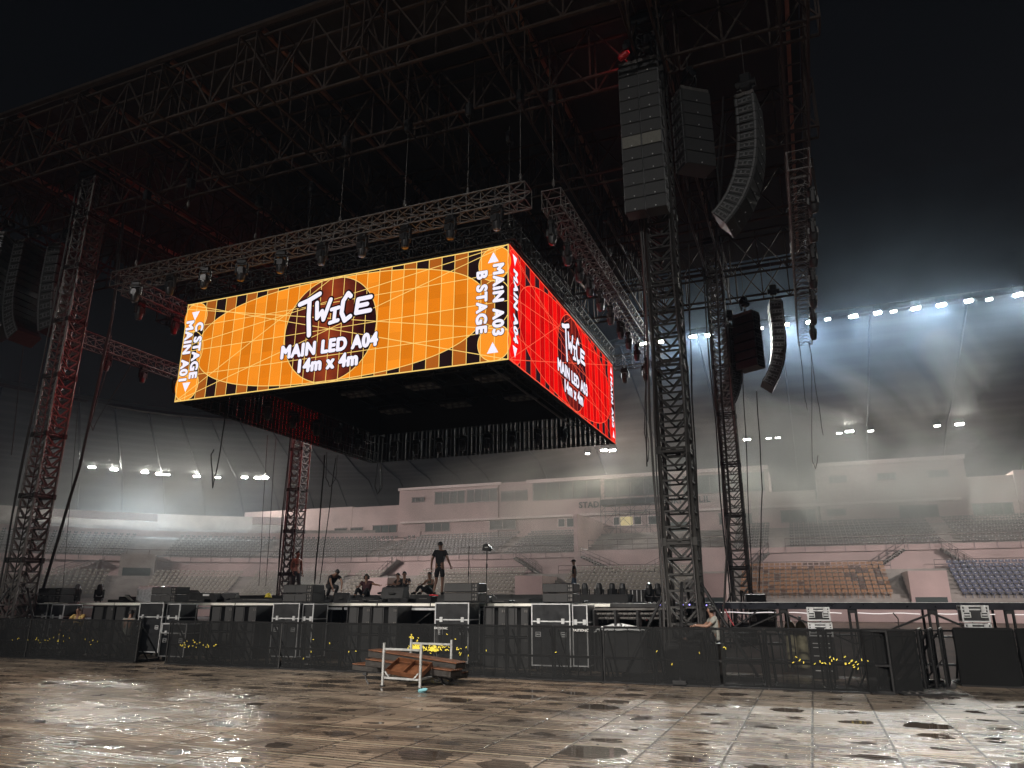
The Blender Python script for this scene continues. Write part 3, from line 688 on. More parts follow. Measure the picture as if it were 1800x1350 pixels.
    each(tr, 'arrow', M['screen_wht'], scr)
    # brush written word
    ST = {'T': [[(-1.62, 3.18), (-1.2, 3.28), (-.62, 3.5)], [(-1.12, 3.25), (-1.1, 2.6), (-1.0, 1.78)]],
          'W': [[(-.72, 3.12), (-.66, 2.45), (-.42, 2.72), (-.32, 2.35), (-.02, 3.16)], ],
          'I': [[(.06, 2.72), (.42, 2.76)], [(.24, 2.72), (.22, 2.22)], [(.02, 2.16), (.42, 2.22)]],
          'C': [[(.98, 3.16), (.84, 3.3), (.62, 3.0), (.58, 2.5), (.76, 2.16), (1.02, 2.3)]],
          'E': [[(1.98, 2.98), (1.36, 2.96), (1.3, 2.4), (1.98, 2.42)], [(1.34, 2.68), (1.82, 2.7)]]}
    wd = {'T': .105, 'W': .095, 'I': .085, 'C': .10, 'E': .095}
    for kk, (mt, ex, nm, col_) in enumerate(((M['screen_outl'], .075, 'letter_outline', 10), (M['screen_wht'], 0, 'lettering', 12))):
        for ch, sts in ST.items():
            q = MB()
            for st in sts:
                for a, b in zip(st, st[1:]):
                    a = Vector((a[0]*.86, 2.72+(a[1]-2.72)*.9)); b = Vector((b[0]*.86, 2.72+(b[1]-2.72)*.9)); dd = (b-a); L = dd.length; dd.normalize(); r = wd[ch]*.88+ex*.85
                    an = math.atan2(dd.y, dd.x); m = 7
                    poly = [(7+a.x+r*math.cos(an+math.pi/2+math.pi*i/m), a.y+r*math.sin(an+math.pi/2+math.pi*i/m)) for i in range(m+1)]
                    poly += [(7+b.x+r*math.cos(an-math.pi/2+math.pi*i/m), b.y+r*math.sin(an-math.pi/2+math.pi*i/m)) for i in range(m+1)]
                    flat(q, poly, col_+.25*len(q.f)**.5)
            q.build(nm, mt, scr)
    return scr
tris = {'o': [(.5, 3.45, 1), (.5, .55, 1), (13.45, 3.6, -1), (13.45, .45, -1)], 'r': [(.45, 3.6, 1), (.45, .4, 1), (13.55, 3.6, -1), (13.55, .4, -1)]}
cube = empty('screen_cube', (0, 0, ZB), 'huge hanging square of LED screens, orange in front and red on the right', 'LED screen')
cube_inv = Matrix.Translation((0, 0, -ZB))
f1 = face((-7, -7, 0), (1, 0, 0), 'o', cube, [('MAIN A01', .26, 2.0), ('C STAGE', .76, 2.0)], [('MAiN A03', 13.62, 2.1), ('B STAGE', 13.02, 2.1)], 'MAIN LED A04')
f2 = face((7, -7, 0), (0, 1, 0), 'r', cube, [('MAIN A04', .5, 2.0)], [('MAIN A02', 13.5, 2.0)], 'MAIN LED A03')
# the two far walls: slatted LED panels seen from behind, lit red toward the left
far = MB()
for k in range(56):
    u = -7+.25*(k+.5)
    far.box((-6.93, u, (ZT-ZB)/2), (.06, .17, ZT-ZB)); 
q = far.build('led_wall', M['black_matt'], cube); q['label'] = 'left side LED wall seen from behind'
rs = MB()
for k in range(56):
    y_ = -7+.25*(k+.5); rs.quad((-6.965, y_-.08, .01), (-6.965, y_-.08, ZT-ZB-.01), (-6.965, y_+.08, ZT-ZB-.01), (-6.965, y_+.08, .01))
rs.build('lit_strips', emis('red_strips', lin((255, 14, 24)), 3.0), q)
far = MB()
for k in range(56): far.box((-7+.25*(k+.5), 6.93, (ZT-ZB)/2), (.17, .06, ZT-ZB))
q = far.build('led_wall', M['black_matt'], cube); q['label'] = 'far side LED wall seen from behind'
rs = MB()
for k in range(56):
    x_ = -7+.25*(k+.5); rs.quad((x_-.08, 6.965, .01), (x_+.08, 6.965, .01), (x_+.08, 6.965, ZT-ZB-.01), (x_-.08, 6.965, ZT-ZB-.01))
rs.build('lit_strips', M['screen_or_a'], q)
# rear frames of all four walls
for (ax, sg) in ((1, -1), (0, 1), (1, 1), (0, -1)):
    fr = MB()
    def pt(a, b, z): return (a, sg*b, z) if ax == 1 else (sg*b, a, z)
    for k in range(29):
        a = -6.95+13.9*k/28; 
        for b in (6.82, 6.45): fr.tube(pt(a, b, 0), pt(a, b, ZT-ZB), .022 if k % 2 else .035, 4)
        for z in (0.03, 1.0, 2.0, 3.0): fr.tube(pt(a, 6.82, z), pt(a, 6.45, z), .018, 4)
    for z in (.02, .5, 1.0, 1.5, 2.0, 2.5, 3.0, 3.5, 4.0):
        for b in (6.82, 6.45): fr.tube(pt(-6.85, b, z), pt(6.85, b, z), .022, 4)
    fr.build('rear_frame', M['truss_black'], cube)
    vl = MB(); vl.box(pt(0, 5.9, 2.6), (13.0, .05, 2.6) if ax == 1 else (.05, 13.0, 2.6)); vl.build('inner_skirt', M['black_matt'], cube)
    if sg == -1 and ax == 1 or (sg == 1 and ax == 0):
        pp = MB(); pp.tube(pt(-5.2, 5.3, .7), pt(5.2, 5.3, .7), .045, 8); pp.build('pipe', M['truss_grey'], cube)
ce = MB(); ce.box((0, 0, 2.9), (11.7, 11.7, .1))
for k in range(-5, 6):
    ce.box((k*1.1, 0, 2.7), (.12, 11.6, .25)); 
for k in range(-2, 3): ce.box((0, k*2.3, 2.6), (11.6, .2, .3))
ce.build('ceiling_grid', M['black_matt'], cube)
mat('blinder_lens', (.34, .33, .31), .25, .3)
ri = 0
for iy, ys in enumerate((-3.4, 0, 3.4)):
    for ix, xs in enumerate((-3.4, 0, 3.4)):
        e = empty('blinder_light', (xs, ys, ZB+1.75), 'unlit black blinder panel with eight lamps under the cube, '+['nearest', 'middle', 'farthest'][iy]+' row '+['left', 'centre', 'right'][ix], 'stage light', 'blinder panels under the cube')
        q = MB(); q.bbox((0, 0, .15), (1.5, 1.1, .22), .04); q.build('housing', M['black_metal'], e)
        q = MB()
        for a in range(4):
            for b in range(2): q.lathe(((a-1.5)*.36+(b-.5)*.15, (b-.5)*.46, 0), [(.13, .04), (.12, -.01), (.06, -.02)], 12)
        q.build('lamp_cluster', M['blinder_lens'], e)
        q = MB(); q.tube((-.6, 0, .25), (-.6, 0, .95), .03); q.tube((.6, 0, .25), (.6, 0, .95), .03); q.build('hanging_arm', M['black_metal'], e)
gl = MB()
for (u, v) in ((682, 759), (597, 769), (565, 772)): p = at_z(u, v, ZB+1.8); gl.box(p, (.35, .05, .05))
for o_, w_ in zip(each(gl, 'indicator', M['green_glow']), ('right', 'middle', 'left')): tag(o_, 'small green indicator light under the cube, the '+w_+' one', 'indicator')
# ---------------------------------------------------------------- trusses
def truss(name, p0, p1, w, h, rc, rl, bay, label, cat, grp, m1, m2=None, side='x', pattern='v', par=None, n=5, inner=True):
    p0 = Vector(p0); p1 = Vector(p1); d = p1-p0; L = d.length; d.normalize()
    up = Vector((0, 0, 1)) if abs(d.z) < .9 else Vector((0, 1, 0))
    a = d.cross(up).normalized(); b = a.cross(d).normalized()
    e = empty(name, p0, label, cat, grp); nb = max(1, round(L/bay)); bl = L/nb
    co = {}
    for i, (sa, sb) in enumerate(((-1, -1), (1, -1), (1, 1), (-1, 1))):
        o = a*(sa*w/2)+b*(sb*h/2); co[i] = o
        q = MB(); q.tube(o, o+d*L, rc, n); q.build('chord', m1, e)
    q = MB()
    for i in range(4):
        A_, B_ = co[i], co[(i+1) % 4]
        if name == 'roof_truss' and i % 2 == 0:
            for k in range(0, nb+1, 3): q.tube(A_+d*(k*bl), B_+d*(k*bl), rl, 4, cap=False)
            continue
        for k in range(nb+1): q.tube(A_+d*(k*bl), B_+d*(k*bl), rl, 4, cap=False)
        for k in range(nb):
            s0, s1 = d*(k*bl), d*((k+1)*bl)
            if pattern == 'v': q.tube(A_+s1, (A_+B_)/2+s0, rl, 4, cap=False); q.tube(B_+s1, (A_+B_)/2+s0, rl, 4, cap=False)
            elif pattern == 'x': q.tube(A_+s0, B_+s1, rl, 4, cap=False)
            else: q.tube((A_ if k % 2 else B_)+s0, (B_ if k % 2 else A_)+s1, rl, 4, cap=False)
    q.build('bracing', m2 or m1, e)
    return e, d, L
# towers
TW = {'near right': (12.2, -7.8), 'near left': (-12.2, -8.1), 'far left': (-12.35, 7.6), 'far right': (12.25, 8.3)}
tl = {'near right': 'tall black truss tower standing right of the screen cube, nearest to the barricade', 'near left': 'tall truss tower at the left edge, washed red on one side',
      'far left': 'distant dark truss tower below the cube behind the crouching crew', 'far right': 'distant truss tower right of and behind the near right tower'}
for nm, (x, y) in TW.items():
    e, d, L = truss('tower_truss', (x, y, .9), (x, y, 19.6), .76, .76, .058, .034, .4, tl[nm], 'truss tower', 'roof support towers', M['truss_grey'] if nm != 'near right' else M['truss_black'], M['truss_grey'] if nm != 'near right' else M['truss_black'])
    q = MB()
    for k in range(1, 8):
        z = k*2.4; 
        for s1 in (-1, 1):
            for dz in (-.05, .05):
                q.tube((-.38, s1*.38, z+dz), (.38, s1*.38, z+dz), .035, 5); q.tube((s1*.38, -.38, z+dz), (s1*.38, .38, z+dz), .035, 5)
        for sx in (-1, 1):
            for sy in (-1, 1): q.box((sx*.38, sy*.38, z), (.13, .13, .2))
    each(q, 'joint_plate', M['truss_black'], e, per=12)
    q = MB(); q.bbox((0, 0, -.45), (1.05, 1.05, .9), .05); q.box((0, -.56, -.35), (.8, .06, .5)); q.box((0, 0, -.86), (3.4, .3, .12)); q.box((0, 0, -.84), (.3, 3.4, .12))
    for sx in (-1, 1):
        q.tube((sx*1.6, 0, -.8), (sx*.4, 0, 1.4), .04); q.tube((0, sx*1.6, -.8), (0, sx*.4, 1.4), .04)
    q.build('base', M['black_metal'], e)
    q = MB(); q.box((0, 0, 18.85), (1.0, 1.0, .3)); q.tube((-.5, 0, 19.1), (.5, 0, 19.1), .14, 10); q.build('head_block', M['black_metal'], e)
    q = MB()
    for k in range(3):
        cx = (-.52+.1*k)*(1 if k < 2 else -1.1); yy = -.48-.04*k; q.path([(cx+.04*math.sin(j*1.3+k), yy+.03*math.sin(j*.9), -.6+j*19.0/12) for j in range(13)], .022 if k else .035, 5)
    q.build('cable', M['cable'], e)
# roof mother grid
GX = [-16.4, -12.6, -8.6, -4.45, -.3, 3.9, 8.15, 12.3, 16.5]
GY = [(-11.8, 'front'), (-8.2, 'second'), (-2.8, 'third'), (2.6, 'fourth'), (8.2, 'fifth'), (12.0, 'rearmost')]
ordn = ['leftmost', 'second', 'third', 'fourth', 'fifth', 'sixth', 'seventh', 'eighth', 'rightmost']
for (y, nm) in GY:
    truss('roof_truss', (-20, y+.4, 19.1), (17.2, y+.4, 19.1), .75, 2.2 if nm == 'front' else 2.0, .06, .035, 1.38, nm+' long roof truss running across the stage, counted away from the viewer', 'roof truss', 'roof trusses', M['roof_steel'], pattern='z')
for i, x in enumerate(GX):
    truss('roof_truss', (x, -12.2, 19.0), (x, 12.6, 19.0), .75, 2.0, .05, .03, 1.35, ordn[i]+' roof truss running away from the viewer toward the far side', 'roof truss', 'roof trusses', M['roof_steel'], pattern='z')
rc = empty('roof_cover', (0, 0, 20.6), 'black sheet roof covering the whole stage grid', 'stage roof')
q = MB()
for k in range(62):
    x = -20.4+37.3*k/62; q.box((x+.3, .75, .25), (.54, 24.9, .04)); q.box((x, .75, .3), (.07, 24.9, .12))
q.build('roof_sheet', M['roof_skin'], rc)
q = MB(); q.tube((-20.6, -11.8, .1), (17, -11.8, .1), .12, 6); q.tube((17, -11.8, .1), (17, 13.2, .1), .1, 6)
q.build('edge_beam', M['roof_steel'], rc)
for i, x in enumerate(GX):
    q = MB(); q.box((x, .75, .12), (.13, 24.7, .16)); q.build('rafter', M['wood' if False else 'roof_rafter'] if 'roof_rafter' in M else mat('roof_rafter', (.3, .15, .1), .5, .3, noise=.3), rc)
# lighting trusses round the cube
lt = lambda a, b, lab, w=.62, h=.62: truss('lighting_truss', a, b, w, h, .03, .014, .5, lab, 'lighting truss', 'lighting trusses round the cube', M['truss_grey'], M['truss_grey'])
F_, d, L = lt((-9.2, -8.6, 14.0), (8.3, -8.6, 14.0), 'front lighting truss hanging above the orange screen')
lt((8.95, -8.3, 13.9), (8.95, 8.0, 13.9), 'right lighting truss running away above the red screen')
lt((-8.95, -8.3, 13.9), (-8.95, 8.0, 13.9), 'left lighting truss running away behind the orange screen')
lt((-8.3, 8.4, 13.9), (9.3, 8.4, 13.9), 'far lighting truss seen past the right end of the cube')
lt((-15.0, -7.0, 13.5), (-15.0, 7.0, 13.5), 'outer left lighting truss between the left towers')
lt((16.2, -7.0, 14.3), (16.2, 9.4, 14.3), 'outer right lighting truss with lamps against the sky')
for a, b, lab in (((-7.2, -6.7, 13.85), (7.2, -6.7, 13.85), 'front support truss directly on top of the orange screen'), ((6.75, -6.2, 13.85), (6.75, 7.1, 13.85), 'right support truss on top of the red screen'),
                  ((-6.75, -6.2, 13.85), (-6.75, 7.1, 13.85), 'left support truss on top of the cube'), ((-6.2, 6.7, 13.85), (6.2, 6.7, 13.85), 'far support truss on top of the cube')):
    truss('support_truss', a, b, .7, .75, .03, .015, .55, lab, 'support truss', 'support trusses on the cube', M['truss_black'], M['truss_black'])
hb = MB()
for x in (-7.05, 7.05): hb.box((x*.985, 0, 13.42), (.25, 14, .1))
for y in (-6.95, 6.95): hb.box((0, y*.985, 13.43), (13.6, .25, .1))
tag(hb.build('hanging_bar', M['black_metal']), 'black header frame between the screens and their support trusses', 'header frame')

# ---------------------------------------------------------------- moving heads
def moving_head(loc, rz, tilt, label, grp, down=True):
    "base clamped under the truss, yoke below, head with lens"
    e = empty('moving_head', loc, label, 'moving head light', grp, rz)
    q = MB(); q.bbox((0, 0, -.1), (.36, .24, .16), .03); q.tube((-.1, 0, -.02), (-.1, 0, .12), .03); q.tube((.1, 0, -.02), (.1, 0, .12), .03); q.build('base', M['black_metal'], e)
    q = MB()
    for s in (-1, 1): q.bbox((s*.2, 0, -.36), (.06, .14, .42), .02)
    q.bbox((0, 0, -.2), (.44, .16, .07), .02); q.build('yoke', M['black_metal'], e)
    m = Matrix.Rotation(tilt, 3, 'X')
    q = MB(); q.lathe((0, 0, -.5), [(.08, .24), (.14, .18), (.155, .02), (.15, -.12), (.125, -.26), (.115, -.3)], 14, m); q.box(m @ Vector((0, .0, .05))+Vector((0, 0, -.5)), (.2, .33, .22), m)
    h = q.build('head', M['plastic_head'], e, False)
    q = MB(); q.lathe((0, 0, -.5), [(.105, -.295), (.09, -.315), (.03, -.33)], 14, m); q.build('lens', M['lens'], h)
    return e
MH = moving_head((0, 0, 0), 0, 0, 'x', 'x')
def mh(loc, rz, label, grp, tilt=0.0): return copy_tree(MH, loc, (tilt, 0, rz), label, grp)
for i, u in enumerate([252, 310, 368, 430, 497, 567, 637, 712, 791, 873]):
    p = at_y(u, 430, -8.85); mh((p.x, -8.85, 13.66), random.uniform(-.4, .4), 'moving head lamp under the front truss, '+names[i]+' from the left', 'moving heads on the front truss')
for i, v in enumerate([407, 447, 486, 520, 547, 573, 590, 598, 607, 615]):
    p = at_x(980+i*14, v, 8.95); y = [-7.5, -5.9, -4.5, -3.1, -1.6, 0, 1.8, 3.3, 5.0, 7.2][i]
    mh((8.7, y, 13.56), random.uniform(1.2, 1.9), 'moving head lamp under the right truss, '+names[i]+' counted away from the viewer', 'moving heads on the right truss')
for i, y in enumerate([-7.6, -5.8, -4.0, -2.0]): mh((-8.95, y, 13.56), 1.5, 'reddish moving head under the left truss, '+names[i]+' counted away from the viewer', 'moving heads on the left truss')
for i, y in enumerate([-6.0, -4.0, -1.9, .2, 2.4, 4.6]): mh((-15.0, y, 13.16), 1.5, 'red lit moving head under the outer left truss, '+names[i]+' counted away from the viewer', 'moving heads on the outer left truss')
for i, x in enumerate([7.3, 8.4]): mh((x, 8.4, 13.56), 0, 'moving head under the far truss past the red screen, '+names[i]+' from the left', 'moving heads on the far truss')
for i in range(7): mh((16.5, -5.8+i*2.0, 13.95), 1.57, 'moving head on the outer right truss against the sky, '+names[i]+' from the top', 'moving heads on the outer right truss', .0)
for i in range(8): mh((-4.6+1.35*i, 5.4, ZB+.75), .2*i, 'dark moving head hanging inside the far edge of the cube, '+names[i]+' from the left', 'moving heads inside the cube')
for i in range(5): mh((-5.4, -3.6+1.7*i, ZB+.75), .3*i, 'dark moving head inside the left edge of the cube, '+names[i]+' from the front', 'moving heads inside the cube')
# ---------------------------------------------------------------- hung loudspeakers
def cab_mesh(w, h, d, smooth_grille=True, rig=True):
    "cabinet centred on its top front edge; front faces -y"
    body = MB()
    poly = [(0, 0), (0, -h+.012), (d, -h+.05), (d, -.04)]
    body.prism([(a, b) for a, b in poly], lambda a, b: Vector((-w/2, a, b)), lambda a, b: Vector((w/2, a, b)))
    gr = MB(); gr.box((0, -.012, -h/2+.004), (w-.03, .02, h-.035))
    rg = MB()
    for s in (-1, 1):
        rg.box((s*(w/2+.012), .06, -h/2), (.02, .05, h-.02)); rg.box((s*(w/2+.012), d-.06, -h/2), (.02, .05, h*.8))
        for k in (.3, .7): rg.box((s*(w/2+.012), d*.5, -h*k), (.018, d*.62, .035))
        rg.box((s*(w/2+.012), d*.4, -h/2), (.018, .04, h*.5)); rg.box((s*(w/2+.012), d*.62, -h/2), (.018, .04, h*.5))
    lg = MB(); lg.lathe((w*.0, -.02, -h+.07), [(.018, 0), (.018, .02)], 8, Matrix.Rotation(R(90), 3, 'X'))
    return body, gr, rg, lg
def array(name, top, phi, n, w, h, d, curve, label, cat='line array', side='speaker_side', rig='speaker_rig', grille='grille', lower=None, motor=True, chain_to=18.2, grp='loudspeakers hung round the stage'):
    e = empty(name, top, label, cat, grp, phi)
    body, gr, rg, lg = cab_mesh(w, h, d); ms = [q.build('t', m_) for q, m_ in ((body, M[side]), (gr, M[grille]), (rg, M[rig]), (lg, M['alu']))]
    data = [o.data for o in ms]
    for o in ms: bpy.data.objects.remove(o)
    pos = Vector((0, -d/2, -.2)); ang = 0.0
    for i in range(n):
        ang += curve(i) if callable(curve) else curve
        c = bpy.data.objects.new('speaker_cabinet', data[0]); COL.objects.link(c); c.parent = e; c.location = pos; c.rotation_euler = (R(ang), 0, 0)
        for nm, dt in (('grille', data[1]), ('rigging_plate', data[2]), ('badge', data[3])):
            g_ = bpy.data.objects.new(nm, dt); COL.objects.link(g_); g_.parent = c
        if lower and i in lower:
            c['label'] = 'cabinet with a paler grille'
            g2 = bpy.data.objects.new('grille', data[1].copy()); g2.data.materials[0] = M['grille_lower']; COL.objects.link(g2); g2.parent = c; g2.location = (0, -.006, 0)
        pos = pos + Matrix.Rotation(R(ang), 3, 'X') @ Vector((0, 0, -h))
    q = MB(); q.box((0, 0, -.1), (w*.98, .1, .1)); q.box((0, -d*.4, -.1), (w*.98, .06, .1)); q.box((0, d*.4, -.1), (w*.98, .06, .1))
    for s in (-.42, .42): q.box((s*w, 0, -.1), (.08, d*.9, .12))
    q.tube((0, 0, -.05), (0, 0, .2), .05); q.build('flying_frame', M['truss_grey'], e)
    if motor:
        q = MB(); q.bbox((.0, 0, .62), (.24, .34, .55), .05); q.lathe((0, 0, .55), [(.13, -.28), (.13, .28)], 12, Matrix.Rotation(R(90), 3, 'X')); q.path([(.16, 0, .85), (.26, 0, .55), (.2, 0, .2), (.12, .02, .42)], .035, 5)
        q.build('chain_motor', M['black_metal'], e)
        q = MB(); q.tube((0, 0, .8), (0, 0, chain_to-top[2]), .012, 4); q.build('chain', M['truss_grey'], e)
    return e
jc = lambda lst: (lambda i: -(lst[i] if i < len(lst) else lst[-1]))
pa = at_y(1107, 113, -8.9); pb_ = at_y(1148, 110, -8.9)
hA = (17.45-12.45)/12
array('line_array', (11.70, -8.75, 17.65), 0, 12, .57, hA, .55, 0.0, 'left column of the tall twin loudspeaker hang in front of the near right tower', lower=[6])
array('line_array', (12.29, -8.75, 17.65), 0, 12, .57, hA, .55, 0.0, 'right column of the tall twin loudspeaker hang in front of the near right tower', lower=[6])
array('subwoofer_array', (13.34, -7.85, 16.85), R(36), 6, .95, .43, .7, 0.0, 'short wide subwoofer hang angled away beside the tall twin loudspeakers', 'subwoofer array', grille='grille')
array('line_array', (14.98, -8.0, 16.0), R(82), 14, 1.0, .30, .58, jc([0, -.5, -1, -1.2, -1.8, -2.4, -3, -3.8, -4.4, -5, -5.5, -6, -6.5, -7]), 'curved banana shaped loudspeaker hang turned sideways, right of the subwoofer hang')
array('line_array', (-15.9, -8.0, 17.3), R(-84), 14, 1.15, .345, .62, jc([0, 0, 0, 0, -.6, -1.5, -2, -2.6, -3.2, -4, -4.6, -5, -5.5, -6]), 'curved loudspeaker hang at the left edge, nearest the left tower')
array('line_array', (-16.9, -8.6, 17.6), R(-60), 14, 1.15, .345, .62, jc([0, 0, 0, 0, -.6, -1.5, -2, -2.6, -3.2, -4, -4.6, -5, -5.5, -6]), 'grey curved loudspeaker hang cut by the left edge of the photo')
array('subwoofer_array', (-14.6, -7.4, 17.2), R(-80), 9, 1.0, .46, .75, jc([0, 0, -1, -1.5, -2, -2, -3, -3, -3]), 'red lit loudspeaker hang just left of the near left tower', 'subwoofer array')
array('subwoofer_array', (13.6, 8.0, 15.55), R(150), 6, 1.15, .46, .7, 0.0, 'distant black subwoofer hang beside the far right tower', 'subwoofer array', side='black_metal', grille='black_metal')
array('line_array', (15.0, 8.0, 15.95), R(98), 13, 1.1, .345, .6, jc([0, 0, 0, -.6, -1.5, -2, -2.6, -3.2, -4, -4.6, -5, -5.5, -6]), 'distant curved loudspeaker hang against the bright haze')
array('line_array', (12.75, 9.2, 15.4), R(120), 12, .9, .345, .6, jc([0, 0, 0, -.6, -1.5, -2, -2.6, -3.2, -4, -4.6, -5, -5.5]), 'distant dark reddish curved loudspeaker hang behind the far right tower')
# red lit fixture above the twin loudspeakers
p = at_y(1096, 98, -8.9); e = empty('red_beacon', p, 'glowing red lamp beside the motor above the tall twin loudspeakers', 'lamp')
m = Matrix.Rotation(R(60), 3, 'Y'); q = MB(); q.lathe((0, 0, 0), [(.05, -.18), (.1, -.14), (.11, .1), (.07, .18)], 12, m); q.build('body', M['red_paint'], e)
q = MB(); q.lathe(m @ Vector((0, 0, .185)), [(.06, 0), (.05, .012)], 10, m); q.build('lens', M['indicator_red'], e); q = MB(); q.tube((0, 0, 0), (.3, 0, .55), .02); q.build('arm', M['black_metal'], e)
rl = spot('red_lamp', p+Vector((0, 0, .3)), (8.0, -2, 20), 60, 110, (1, .03, .05), .8, .1)
# ---------------------------------------------------------------- stage decks
st = empty('stage', (0, 0, 0), 'long low black stage on scaffold legs behind the barricade', 'stage')
q = MB(); q.box((-1.2, 1.5, 1.73), (25.6, 15.0, .1)); q.build('deck', M['stage_black'], st)
q = MB(); q.box((-1.5, 7.6, 1.94), (20.5, 14.0, .3)); q.build('raised_deck', M['stage_black'], st)
q = MB(); q.box((-8.2, -.6, 1.84), (8.0, 2.2, .1)); q.box((3.2, -1.0, 1.86), (5, 1.6, .14)); each(q, 'riser', M['stage_black'], st)
q = MB()
for k in range(13):
    x0 = -13.6+1.95*k
    if x0 < 9.5: q.box((x0+.97, -6.03, 1.73), (1.9, .03, .085))
mat('edge_alu', (.88, .86, .78), .5)
q.build('edge_strip', M['edge_alu'], st)
q = MB()
for k in range(9): q.box((-12.5+2.2*k+1.1, -6.05, 1.60), (2.1, .05, .07))
q.build('fascia', M['alu'], st)
q = MB()
for k in range(14):
    x = -13.5+1.95*k
    for y in (-5.9, -2.5, 1.5, 5.5, 8.7): q.tube((x, y, 0), (x, y, 1.68), .03, 5)
    q.tube((x, -5.9, .3), (x+1.95, -5.9, 1.6), .022, 4); q.tube((x, -5.9, .9), (x+1.95, -5.9, .9), .022, 4); q.tube((x, -5.9, .25), (x+1.95, -5.9, .25), .022, 4)
    q.tube((x, -2.5, 1.5), (x+1.95, -2.5, .2), .022, 4)
q.build('scaffold_leg', M['black_metal'], st)
q = MB(); q.box((-1.2, 3.5, .84), (25.4, .06, 1.64)); q.build('rear_drape', M['black_matt'], st)
# runway on the right: beam with posts and braces, open underneath
rw = empty('runway', (18, -5, 0), 'raised black runway on posts leading off to the right, light strip below it', 'runway')
rw_ = lambda nm, q, m_: (q.move(Matrix.Translation((-18, 5, 0))), q.build(nm, m_, rw))[1]
q = MB(); q.box((20.4, -3.9, 1.77), (17.2, 2.0, .08)); rw_('deck', q, M['stage_black'])
q = MB(); q.box((20.4, -4.95, 1.72), (17.2, .08, .17)); rw_('edge_beam', q, mat('beam_black', (.02, .022, .03), .3, .4, noise=.3))
q = MB(); q.box((20.4, -4.95, 1.815), (17.2, .09, .012)); rw_('edge_trim', q, M['alu'])
posts = [12.55, 14.4, 16.15, 18.05, 19.75, 21.6, 23.4, 25.2, 27, 28.8]
for x in posts:
    q = MB()
    for dx in (-.07, .1): q.tube((x+dx, -4.9, 0), (x+dx, -4.9, 1.64), .035, 6)
    q.tube((x, -3.1, 0), (x, -3.1, 1.64), .035, 6); q.box((x, -4.9, 1.6), (.16, .12, .12)); rw_('post', q, M['black_metal'])
q = MB()
for i, (a, b) in enumerate(zip(posts, posts[1:])):
    if i % 2: q.tube((a, -4.9, 1.55), (b, -4.9, .75), .03, 5)
    else: q.tube((a, -4.9, .75), (b, -4.9, 1.55), .03, 5)
    q.tube((a, -4.9, 1.12), (b, -4.9, 1.12), .028, 5); q.tube((a, -3.1, .9), (b, -3.1, .9), .028, 5); q.tube((a, -4.9, .3), (b, -4.9, .3), .028, 5)
rw_('brace', q, M['black_metal'])
q = MB()
for i, (a, b) in enumerate(zip(posts, posts[1:])):
    pts = [(a+.15+(b-a-.4)*j/8, -4.7, 1.535+.012*math.sin(j*1.1+i)) for j in range(9)]; q.path(pts, .011, 4)
rw_('light_strip', q, M['led_strip'])
q = MB()
for k in range(3): q.path([(posts[k+2]-.9, -4.85, 1.55), (posts[k+2]-.8, -4.85, 1.4), (posts[k+2]-.82, -4.86, 1.2), (posts[k+2]-.78, -4.86, 1.1)], .015, 4)
rw_('hanging_cable', q, M['cable'])
# ---------------------------------------------------------------- flight cases, loudspeakers on the stage front
def case(x0, x1, y, ztop, label, grp='flight cases along the stage front', dep=.75, h=None, yaw=0.0, lid=.28, z0=None):
    w = x1-x0; h = h or ztop-.14; zb = ztop-h; e = empty('flight_case', ((x0+x1)/2, y+dep/2, zb), label, 'flight case', grp, yaw)
    q = MB(); q.bbox((0, 0, h/2), (w, dep, h), .012); q.build('panel', M['case_panel'], e)
    q = MB(); t = .032
    for z in (t/2, h-t/2, h-lid*h-t/2 if lid else h-t/2):
        for s in (-1, 1):
            q.box((0, s*(dep/2), z), (w+.01, .02, t)); q.box((s*(w/2), 0, z), (.02, dep+.01, t))
    for sx in (-1, 1):
        for sy in (-1, 1): q.box((sx*w/2, sy*dep/2, h/2), (t, t, h+.006))
    q.build('edging', M['alu'], e)
    hm_ = MB()
    for sx in (-1, 1):
        hx = sx*w*.32
        hm_.bbox((hx, -dep/2-.012, h-lid*h-.01), (.1, .03, .14), .01)
    each(hm_, 'latch', M['alu'], e)
    hh = MB()
    for sx in (-1, 1):
        for dx, dz, a, b in ((0, .055, .16, .02), (0, -.055, .16, .02), (-.07, 0, .02, .11), (.07, 0, .02, .11), (0, 0, .11, .03)):
            hh.box((sx*w*.33+dx, -dep/2-.015, h*.52+dz-.03), (a, .02, b))
    if w > .5: each(hh, 'handle', M['alu'], e, per=5)
    if zb > .05 and zb < .3:
        wl = MB()
        for sx in (-1, 1):
            for sy in (-1, 1): wl.lathe((sx*(w/2-.12), sy*(dep/2-.1), -zb+.06), [(.06, -.02), (.06, .02)], 10, Matrix.Rotation(R(90), 3, 'Y')); wl.box((sx*(w/2-.12), sy*(dep/2-.1), -zb/2+.02), (.08, .08, zb*.5))
        each(wl, 'castor', M['rubber'], e, per=2)
    return e
for (a, b, zt, wh) in [(-12.73, -11.62, 1.75, 'left'), (-6.95, -5.85, 1.78, 'second'), (-1.12, -.1, 1.78, 'third'), (4.8, 5.88, 1.80, 'fourth'), (7.84, 8.95, 1.78, 'fifth')]:
    case(a, b, -7.3, zt, 'tall black flight case with silver edging behind the barricade, '+wh+' from the left')
for (a, b, zt, wh) in [(-11.58, -10.95, 1.72, 'left'), (-5.82, -5.25, 1.75, 'second'), (-.06, .33, 1.76, 'third'), (8.99, 9.4, 1.75, 'right')]:
    case(a, b, -7.15, zt, 'narrow black flight case beside the tall one, '+wh+' from the left' if wh != 'right' else 'narrow black flight case at the right end of the row')
